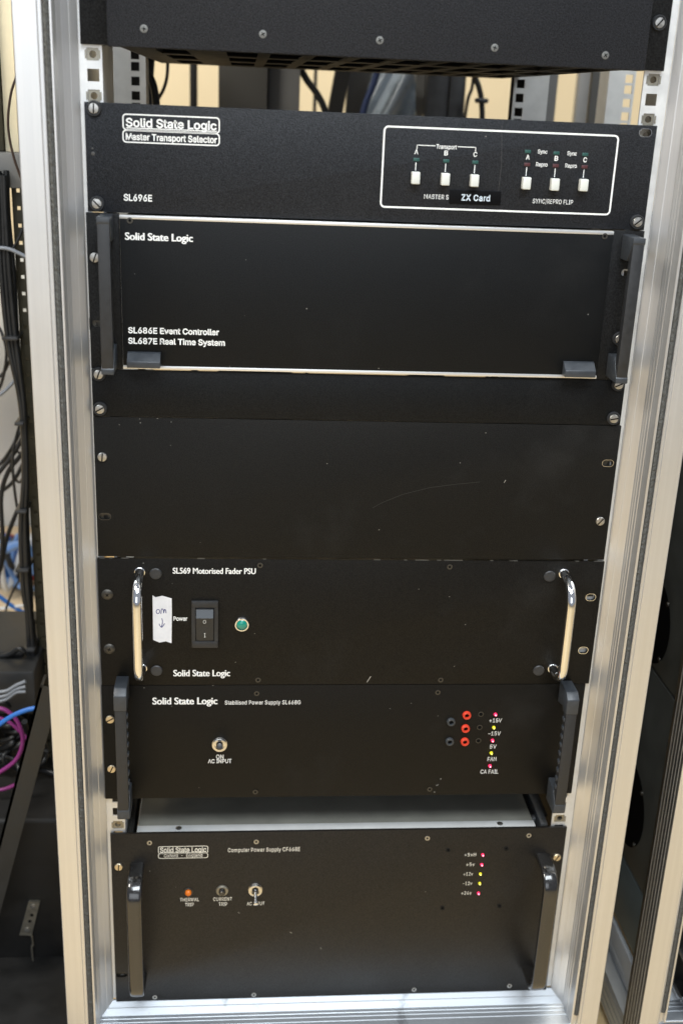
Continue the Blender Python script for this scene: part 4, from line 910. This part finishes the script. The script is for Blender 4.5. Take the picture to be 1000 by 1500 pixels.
c = at(325.5, 1304); m = MB(); m.lathe((c.x, 0, c.z), [(6.6, 0), (6.4, -1.6), (5.6, -2.2), (4.2, -2.2), (4.0, -1.0), (0, -1)], 22); o = m.build('trip_button', M['bracket'], cmp_)
m = MB(); m.lathe((c.x, -.9, c.z), [(3.3, 0), (3.2, -4.5), (2.7, -5.2), (0, -5.3)], 18); m.build('button_cap', M['gloss_black'], o)
toggle(cmp_, 374, 1302.3, 374.8, 1324, 'chrome', rn=7.2, r=2.1)
for s_, x0, x1, yc in (('THERMAL', 264, 291.5, 1317.6), ('TRIP', 271.4, 284, 1324.9), ('CURRENT', 312.5, 340, 1316.8), ('TRIP', 320.5, 333, 1324.3), ('AC INPUT', 361.8, 387.4, 1323.4)):
    T(cmp_, s_, x0, x1, yc, 5, 'warm_ink', bold=.006, spacing=1.08)
for px, py, c in ((706.5, 1251.7, 'red'), (705, 1266, 'red'), (703, 1279.8, 'yellow'), (702, 1293.6, 'yellow'), (700.2, 1307.9, 'red')): led(cmp_, px, py, 'led_'+c, 1.45)
for s_, x0, x1, yc in (('+5vH', 680, 696.6, 1251.8), ('+5v', 682.5, 694.5, 1266.1), ('+12v', 678.5, 692, 1280), ('-12v', 677.5, 691, 1293.8), ('+24v', 675.3, 690, 1307.9)):
    T(cmp_, s_, x0, x1, yc, 5, 'warm_ink', bold=.004, spacing=1.15)
flecks(cmp_, [(350, 1337, 2.4, -40), (426, 1366, 3.0, -45), (470, 1389, 2.2, -45)])

# ================================================================== second rack at the right
X2 = 340.
CX2 = X2+289
r2 = thing('equipment_rack', 'second aluminium rack, its grooved left post cut by the right edge', 'rack', (CX2, 0, -640), 'equipment racks side by side')
post(r2, CX2, -1); beam(r2, CX2)
m = MB()
m.box(X2+1, X2+40, 6, 620, -628, -580, .8)
for k in range(4): m.box(X2+.2, X2+.9, 6, 620, -622+k*11, -621+k*11)
m.build('side_beam', M['alu_h'], r2)
m = MB(); m.box(X2+16, X2+22, 6, 620, -577, -536, .6); m.box(X2+15.4, X2+15.9, 40, 600, -567, -565.5); m.build('side_ledge', M['ledge'], r2)
m = MB(); m.box(X2-1.0, X2-.15, -36.5, 4, -628, 756, .2); st = m.build('shade_plate', M['side_dark'], r2)  # added dark plate, shade on the post side put into its colour
for k in range(5):
    y = -33+k*7.2; m = MB(); m.box(X2-1.5, X2-1.05, y, y+.9, -628, 756); m.build('groove_line', M['alu'], st)  # pale groove lines laid over the added dark plate
hx_ = at(917, 150, 480).x
rail(r2, hx_-26, hx_+8, hx_, 480, -600, 756, M['rear_zinc'], 40, -1, name='rear_rail')
def side_unit(z0, z1, fan, label, grp=None):
    t = thing('rack_unit', label, 'rack unit', (CX2, 0, z0))
    xs_ = X2+18
    m = MB(); m.box(xs_, CX2+200, 4, 420, z0, z1, 1.5); m.build('chassis', M['side_plate'], t)
    m = MB(); m.box(CX2-241, CX2+241, 0, 3, z0, z1, .5); m.build('front_panel', M['black_fine'], t)
    if fan:
        cy, cz, r = fan
        m = MB(); m.lathe((xs_, cy, cz), [(r, 0), (r, -.5), (0, -.5)], 48, 'x'); m.build('fan_opening', M['slot'], t)
        m = MB()
        for a in range(4): m.lathe((xs_, cy+r*.95*math.cos(a*math.pi/2+.78), cz+r*.95*math.sin(a*math.pi/2+.78)), [(3, 0), (2.6, -1.4), (0, -1.8)], 12, 'x')
        m.build('fan_screws', M['dark_screw'], t)
    return t
side_unit(-181, 90, (135, -129, 50), 'upper dark unit inside the second rack with a round black side opening')
side_unit(-440, -184, (128, -368, 53), 'dark unit inside the second rack with the lower round side opening')
t = thing('rack_unit', 'lowest unit of the second rack with a blank teal grey side plate', 'rack unit', (CX2, 0, -533))
m = MB(); m.box(X2+18, CX2+200, 4, 420, -526, -443, 1.5); m.build('chassis', M['side_plate2'], t)
m = MB(); m.box(CX2-241, CX2+241, 0, 3, -529, -443, .5); m.build('front_panel', M['black_fine'], t)
flat_bow(t, (1003, 1390), (990, 1440), 38, 15)

# ================================================================== things at the left, behind the rack
sh = thing('steel_shelving', 'dark perforated steel shelving upright with a grey shelf lip at the left', 'shelving', (-420, 330, -640))
def holes_post():
    m = MB(); y = 330
    a0, a1 = at(22, 280, y).x, at(48, 280, y).x
    x0 = (at(23, 300, y).x+at(49, 900, y).x)/2; x1 = x0+46; hx = x0+7
    zs = []; z = -630
    while z < 640: zs.append(z); z += 19
    top = at(10, 224, 320).z-1; zs = [q for q in zs if q < top-6]
    m.box(x0, hx-2, y, y+2.5, -640, top); m.box(hx+2, x1, y, y+2.5, -640, top)
    zz = [-640]+[v for q in zs for v in (q-2.1, q+2.1)]+[top]
    for i in range(0, len(zz), 2): m.box(hx-2, hx+2, y, y+2.5, zz[i], zz[i+1])
    m.box(x1-2.5, x1, y+2.5, y+40, -640, top); m.box(x0, x1-2.6, y+20, y+22, -640, at(30, 470, y).z)  # last box is an added backing that makes the lower holes dark
    m.build('upright', M['dexion'], sh, smooth=0)
    return x0
ux = holes_post()
zt, zb_ = at(10, 224, 320).z, at(10, 275, 320).z
m = MB(); m.box(-900, ux+46, 318, 322, zb_, zt, .8); m.box(-900, ux+46, 322, 700, zt-3, zt-.5, .3); m.build('shelf', M['shelf'], sh)
zt -= .4
a, b = at(4, 150, 350), at(26, 150, 350)
m = MB(); m.box(a.x-60, a.x-1, 346, 700, zt+1, zt+330, 1); m.build('divider', M['dexion'], sh)
m = MB(); m.box(a.x, b.x-1.5, 352, 560, zt, zt+260, 1); tag(m.build('storage_box', M['cream_box'], None), 'cream card box standing on the grey shelf, dark cable in front', 'box')
m = MB(); m.box(b.x, b.x+70, 348, 560, zt, zt+250, 1); tag(m.build('storage_box', M['white_box'], None), 'white card box on the shelf tight against the rack post', 'box')
def cable(name, label, pts, r, mat, y, cat='cable', group='loose cables around the rack', smooth=8):
    P = [at(q[0], q[1], q[2] if len(q) > 2 else y) for q in pts]
    m = MB(); m.tube(P, r, 10, smooth)
    return tag(m.build(name, M[mat], None, smooth=60), label, cat, group)
cable('cable', 'thin brown cable dangling in front of the boxes on the shelf', [(32, -20), (29.5, 60), (26, 105), (17, 135), (12.5, 170), (14, 200), (22, 235), (34, 268), (44, 300)], 1.3, 'brown_cable', 260)
# loom of black cables lashed to the upright
lm = thing('cable_loom', 'thick black bundle of cables lashed along the perforated upright', 'cables', at(40, 1000, 345))
C0 = [(3, 255), (6, 320), (11, 400), (20, 500), (34, 600), (38, 690), (35, 760), (37, 810), (40, 860), (44, 905), (48, 960), (44, 1010), (26, 1075)]
W0 = [8, 8, 11, 8, 3, 2, 5, 6, 6, 4, 7, 11, 20]
for k in range(13):
    ox, oy = random.uniform(-1, 1), random.uniform(-12, 10)
    P = [at(x+ox*w_*.85+random.uniform(-.8, .8), y+random.uniform(-6, 6), 330+oy-16) for (x, y), w_ in zip(C0, W0)]
    m = MB(); m.tube(P, 3.2, 8, 7); m.build('cable', M['cable'], lm, smooth=60)
for x, y, w_ in ((21, 490, 10), (34, 613, 6), (36, 740, 8), (38, 825, 9), (48, 940, 8)):
    p = at(x, y, 322); m = MB(); m.box(p.x-w_*.9, p.x+w_*.9, 296, 338, p.z-2.2, p.z+2.2, 1.5); m.build('cable_tie', M['rubber'], lm)
cable('cable', 'black cable sagging from the loom towards the coloured cable heap', [(29, 622), (20, 660), (20, 700), (26, 745), (33, 752)], 1.8, 'cable', 400)
cable('cable', 'upper of the two black cables crossing the pale board', [(48, 610), (36, 636), (18, 668), (-12, 705)], 3.0, 'cable', 420)
cable('cable', 'lower of the two black cables crossing the pale board', [(50, 640), (30, 668), (12, 692), (2, 730), (4, 800), (-8, 880)], 3.0, 'cable', 430)
cable('cable', 'grey cable rising from the left edge to the loom', [(-10, 585), (8, 572), (26, 552), (40, 530)], 2.2, 'grey_cable', 420)
cable('cable', 'grey and black cable looped across the upright below the shelf', [(-6, 363), (10, 364), (24, 369), (42, 378)], 2.2, 'grey_cable', 300)
cable('cable', 'thin black cable curving below the shelf onto the upright', [(-6, 374), (8, 372), (22, 360), (36, 330)], 1.6, 'cable', 305)
cable('cable', 'thin black cable hanging over the beige board', [(32, 845), (20, 865), (10, 890), (6, 915), (2, 932)], 1.6, 'cable', 500)
m = MB(); p0, p1 = at(-90, 470, 1000), at(60, 850, 1000); m.box(p0.x, p1.x+40, 1000, 1020, p1.z, at(20, 360, 1000).z, 1)
tag(m.build('wall_board', M['pale'], None), 'pale grey board upright behind the hanging black cables', 'board')
# beige bench top with heap of coloured cables
zt = at(15, 905, 600).z
m = MB(); m.box(-1300, -350, 430, 990, zt-30, zt, 1.5)
tag(m.build('bench_top', M['wood'], None), 'beige wooden bench top below the heap of coloured cables', 'bench')
hp = thing('cable_heap', 'tangled heap of blue, white and red cables on the bench top', 'cables', at(10, 870, 700))
for k in range(26):
    mt = random.choice(['blue_cable', 'sky_cable', 'sky_cable', 'white_cable', 'red_cable', 'blue_cable', 'gear'])
    P = []
    yb = random.uniform(620, 900)
    for j in range(6):
        x = -40+j*18+random.uniform(-8, 8); yv = random.uniform(782, 872)
        pt = at(x, yv, yb+random.uniform(-30, 30)); pt.z = max(pt.z, zt+5); P.append(pt)
    m = MB(); m.tube(P, random.uniform(3.5, 7.5), 7, 5); m.build('cable', M[mt], hp, smooth=60)
cable('cable', 'bright blue cable sloping down the front of the heap on the bench', [(-8, 868, 560), (8, 880, 560), (22, 890, 560), (44, 902, 560)], 3.2, 'blue_cable', 560)
cable('cable', 'white cable lying level across the bench top', [(-8, 893, 560), (15, 890, 560), (44, 886, 560)], 2.6, 'white_cable', 560)
# grey equipment below the bench
zt2 = at(20, 938, 300).z
p0 = at(-60, 985, 260); p1 = at(50, 985, 260)
m = MB(); m.box(-760, p1.x, 262, 420, p1.z-60, p1.z, 3)
m.box(-760, p1.x-20, 300, 420, p1.z, p1.z+8, 2)
tag(m.build('equipment_box', M['gear'], None), 'dark grey box with a flat top in front of the beige bench', 'equipment')
cable('cable', 'loose black cable lying on the dark grey box', [(-5, 962, 300), (15, 958, 295), (28, 950, 290), (36, 955, 290)], 3.5, 'cable', 290)
for k, (lab, dy) in enumerate((('upper pale grey cable under the dark grey box', 0), ('middle pale grey cable under the dark grey box', 8), ('lowest pale grey cable under the dark grey box', 15))):
    cable('cable', lab, [(-8, 1014+dy), (10, 1012+dy*.8), (24, 1004+dy*.7), (38, 998+dy)], 2.2, 'grey_cable', 240)
cable('cable', 'magenta cable coiled in a loop at the lower left', [(-12, 1036), (8, 1040), (24, 1054), (33, 1076), (32, 1096), (22, 1115), (0, 1131), (-15, 1138)], 2.6, 'magenta', 200)
cable('cable', 'second magenta cable, a short strand crossing below the loop', [(-10, 1158), (6, 1156), (22, 1150), (40, 1140)], 2.4, 'magenta', 230)
cable('cable', 'purple strand behind the magenta loop', [(-10, 1048), (14, 1058), (30, 1072), (46, 1088)], 2.2, 'magenta', 240)
cable('cable', 'bright blue cable arching from the left edge to the rack post', [(-14, 1072), (4, 1058), (24, 1046), (48, 1038), (74, 1037), (100, 1040)], 2.9, 'blue_cable', 160)
tg = thing('cable_tangle', 'loose tangle of thin black cables hanging across the pale board', 'cables', at(10, 700, 450))
for pts, r in (([(48, 592), (34, 622), (20, 652), (4, 676), (-14, 690)], 2.4), ([(50, 655), (38, 672), (22, 702), (8, 716), (-12, 728)], 2.6), ([(26, 505), (14, 530), (4, 548), (-10, 556)], 2.0),
               ([(38, 690), (30, 706), (22, 700), (16, 680), (24, 662), (34, 668)], 1.8), ([(44, 720), (26, 748), (10, 790), (2, 830), (-8, 852)], 3.0), ([(-8, 470), (4, 490), (10, 520), (3, 560), (-8, 580)], 2.0)):
    m = MB(); m.tube([at(x, y, 452+random.uniform(-8, 8)) for x, y in pts], r, 8, 7); m.build('cable', M['cable'], tg, smooth=60)
tb = thing('cable_tangle', 'tangle of thick black cables heaped beneath the dark grey box', 'cables', at(20, 1090, 230))
for k in range(12):
    cx, cy = random.uniform(-12, 58), random.uniform(1050, 1150); rx, ry = random.uniform(18, 42), random.uniform(12, 30); a0 = random.uniform(0, 6.28)
    P = [at(cx+rx*math.cos(a0+t*.75), cy+ry*math.sin(a0+t*.75), 268+random.uniform(-10, 22)) for t in range(7)]
    m = MB(); m.tube(P, random.uniform(2.4, 4.2), 8, 6); m.build('cable', M['cable'], tb, smooth=60)
# dark case and charcoal bar
a, b = at(73, 1010, 140), at(-20, 1362, 140)
d = Vector((b.x-a.x, 0, b.z-a.z)); L = d.length; d.normalize(); n = Vector((-d.z, 0, d.x))
m = MB()
w_ = 11
m.loft([[tuple(a+n*w_), tuple(a-n*w_), tuple(a-n*w_+Vector((0, 5, 0))), tuple(a+n*w_+Vector((0, 5, 0)))], [tuple(b+n*w_), tuple(b-n*w_), tuple(b-n*w_+Vector((0, 5, 0))), tuple(b+n*w_+Vector((0, 5, 0)))]])
m.loft([[tuple(a-n*w_), tuple(a-n*(w_-3)), tuple(a-n*(w_-3)+Vector((0, 30, 0))), tuple(a-n*w_+Vector((0, 30, 0)))], [tuple(b-n*w_), tuple(b-n*(w_-3)), tuple(b-n*(w_-3)+Vector((0, 30, 0))), tuple(b-n*w_+Vector((0, 30, 0)))]])
tag(m.build('steel_bar', M['bar'], None), 'charcoal steel bar leaning diagonally at the lower left', 'bar')
fc = thing('flight_case', 'black case on the floor at lower left with a steel corner bracket', 'case', at(30, 1480, 200))
pt = at(40, 1160, 190)
m = MB(); m.box(-900, -318, 190, 700, -638, pt.z-40, 6, 3); m.build('body', M['case'], fc)
pc = [at(*q, 186) for q in ((42, 1321), (59, 1321), (47, 1370), (29, 1369))]
m = MB(); m.loft([[(p.x, 185, p.z) for p in pc], [(p.x, 189.5, p.z) for p in pc]]); br = m.build('corner_bracket', M['bracket'], fc, smooth=0)
for x, y, k in ((49, 1327.5, 'steel'), (40, 1362, 'steel'), (47, 1340.5, 'slot'), (44, 1349.5, 'slot')):
    c = at(x, y, 185); m = MB(); m.lathe((c.x, 185, c.z), [(3.4, 0), (3, -1.2), (0, -1.6)] if k == 'steel' else [(2.2, 0), (2.1, -.2), (0, -.2)], 14); m.build('rivet' if k == 'steel' else 'bracket_hole', M[k], br)
m = MB(); m.tube([at(*q, 184) for q in ((47, 1371), (49, 1385), (47, 1388), (51, 1430), (53, 1452), (53, 1478))], 1.1, 6, 5); m.build('lid_edge', M['bracket'], fc)
m = MB(); m.tube([at(*q, 184) for q in ((2, 1462), (8, 1468), (14, 1464))], 2.0, 6, 5); m.build('catch', M['bracket'], fc)

# ================================================================== things beyond the gap under the top unit
def slab(name, label, cat, x0, x1, y, depth, mat, row=140, z0=-640, z1=700):
    a, b = at(x0, row, y).x, at(x1, row, y).x
    m = MB(); m.box(a, b, y, y+depth, z0, z1, 2); return tag(m.build(name, M[mat], None), label, cat, {'cabinet': 'cabinets behind the rack', 'post': 'dark posts behind the rack'}[cat])
slab('steel_post', 'slim dark post in front of the cream wall, left of the grey cabinets', 'post', 278, 288.5, 900, 30, 'bar')
slab('cabinet', 'darker grey cabinet behind the rack, left one of the pair', 'cabinet', 320, 391.5, 720, 300, 'grey_cab')
slab('cabinet', 'lighter grey cabinet behind the rack, right one of the pair', 'cabinet', 392.5, 439, 745, 300, 'grey_cab2')
slab('steel_post', 'thin black post between the lighter cabinet and the leaning board', 'post', 459, 464, 1100, 10, 'bar')
slab('steel_post', 'broad black post, left of two side by side behind the rack', 'post', 626, 656, 800, 40, 'rubber')
slab('steel_post', 'black post, right of two side by side behind the rack', 'post', 657.5, 681, 800, 40, 'rubber')
slab('cabinet', 'narrow grey green cabinet edge beyond the right rear rail', 'cabinet', 790, 815, 760, 12, 'grey_cab2')
slab('cabinet', 'tan grey panel edge standing against the cream wall', 'cabinet', 845, 863, 1200, 20, 'shelf')
slab('cabinet', 'dark grey cabinet edge beside the perforated rail of the second rack', 'cabinet', 864, 893, 600, 12, 'grey_cab')
# leaning grey board and draped plastic
a = [at(*q, 850) for q in ((492, 100), (514, 100), (500, 175), (478, 175))]
m = MB(); m.loft([[(p.x, 850, p.z) for p in a], [(p.x, 870, p.z) for p in a]]); tag(m.build('board', M['grey_cab'], None), 'dark board leaning beside the draped plastic behind the rack', 'board')
a = [at(*q, 880) for q in ((512, 95), (630, 95), (617, 178), (505, 178))]
m = MB(); m.loft([[(p.x, 880, p.z) for p in a], [(p.x, 900, p.z) for p in a]]); tag(m.build('board', M['shelf'], None), 'grey board behind the draped plastic sheet', 'board')
m = MB(); rows = []
for j in range(13):
    ring = []
    for i in range(17):
        s_ = i/16; v = j/12
        x = 536+v*-6+s_*(62+16*v)+10*(1-v); y = 98+80*v
        yy_ = 830+18*math.sin(s_*5+v*3)+10*math.sin(s_*13+v*6)
        ring.append(at(x, y, yy_))
    rows.append(ring)
m.loft(rows, cap=False, closed=False)
o = m.build('plastic_sheet', M['plastic_bag'], None, smooth=80); tag(o, 'pale blue grey plastic sheet draped behind the rack gap', 'sheet')
sol = o.modifiers.new('thickness', 'SOLIDIFY'); sol.thickness = .002
cable('cable', 'navy strap hanging along the edge of the draped plastic', [(556, 90), (548, 120), (536, 150), (528, 180)], 5.0, 'navy', 790)
cable('cable', 'thick black cable curving behind the gap beside the left rear rail', [(203, 90), (214, 104), (224, 122), (229, 150), (232, 200)], 4.5, 'cable', 480)
cable('cable', 'straight black cable dropping between the left rear rail and the wall', [(222, 60), (219, 100), (217, 140), (216, 200)], 6, 'cable', 520)
cable('cable', 'thin black cable curving over the cream wall at left of the gap', [(246, 80), (245, 110), (240, 130), (231, 148), (226, 170)], 2.2, 'cable', 600)
cable('cable', 'black cable slanting across the wall next to the lighter cabinet', [(440, 100), (450, 118), (462, 134), (472, 152), (480, 175)], 5.0, 'cable', 760)
cable('cable', 'thin green black cable beside the pair of black posts', [(694, 100), (691, 128), (685, 145), (680, 175)], 2.6, 'cable', 780)
cable('cable', 'black cable with a lashing knot hanging by the right rear rail', [(694, 110), (701, 128), (705, 150), (706, 185)], 4.2, 'cable', 740)
p = at(705, 148, 735); m = MB(); m.box(p.x-9, p.x+9, 728, 745, p.z-3, p.z+4, 2.5); tag(m.build('cable_tie', M['rubber'], None), 'black lashing knot on the cable by the right rear rail', 'cable tie')
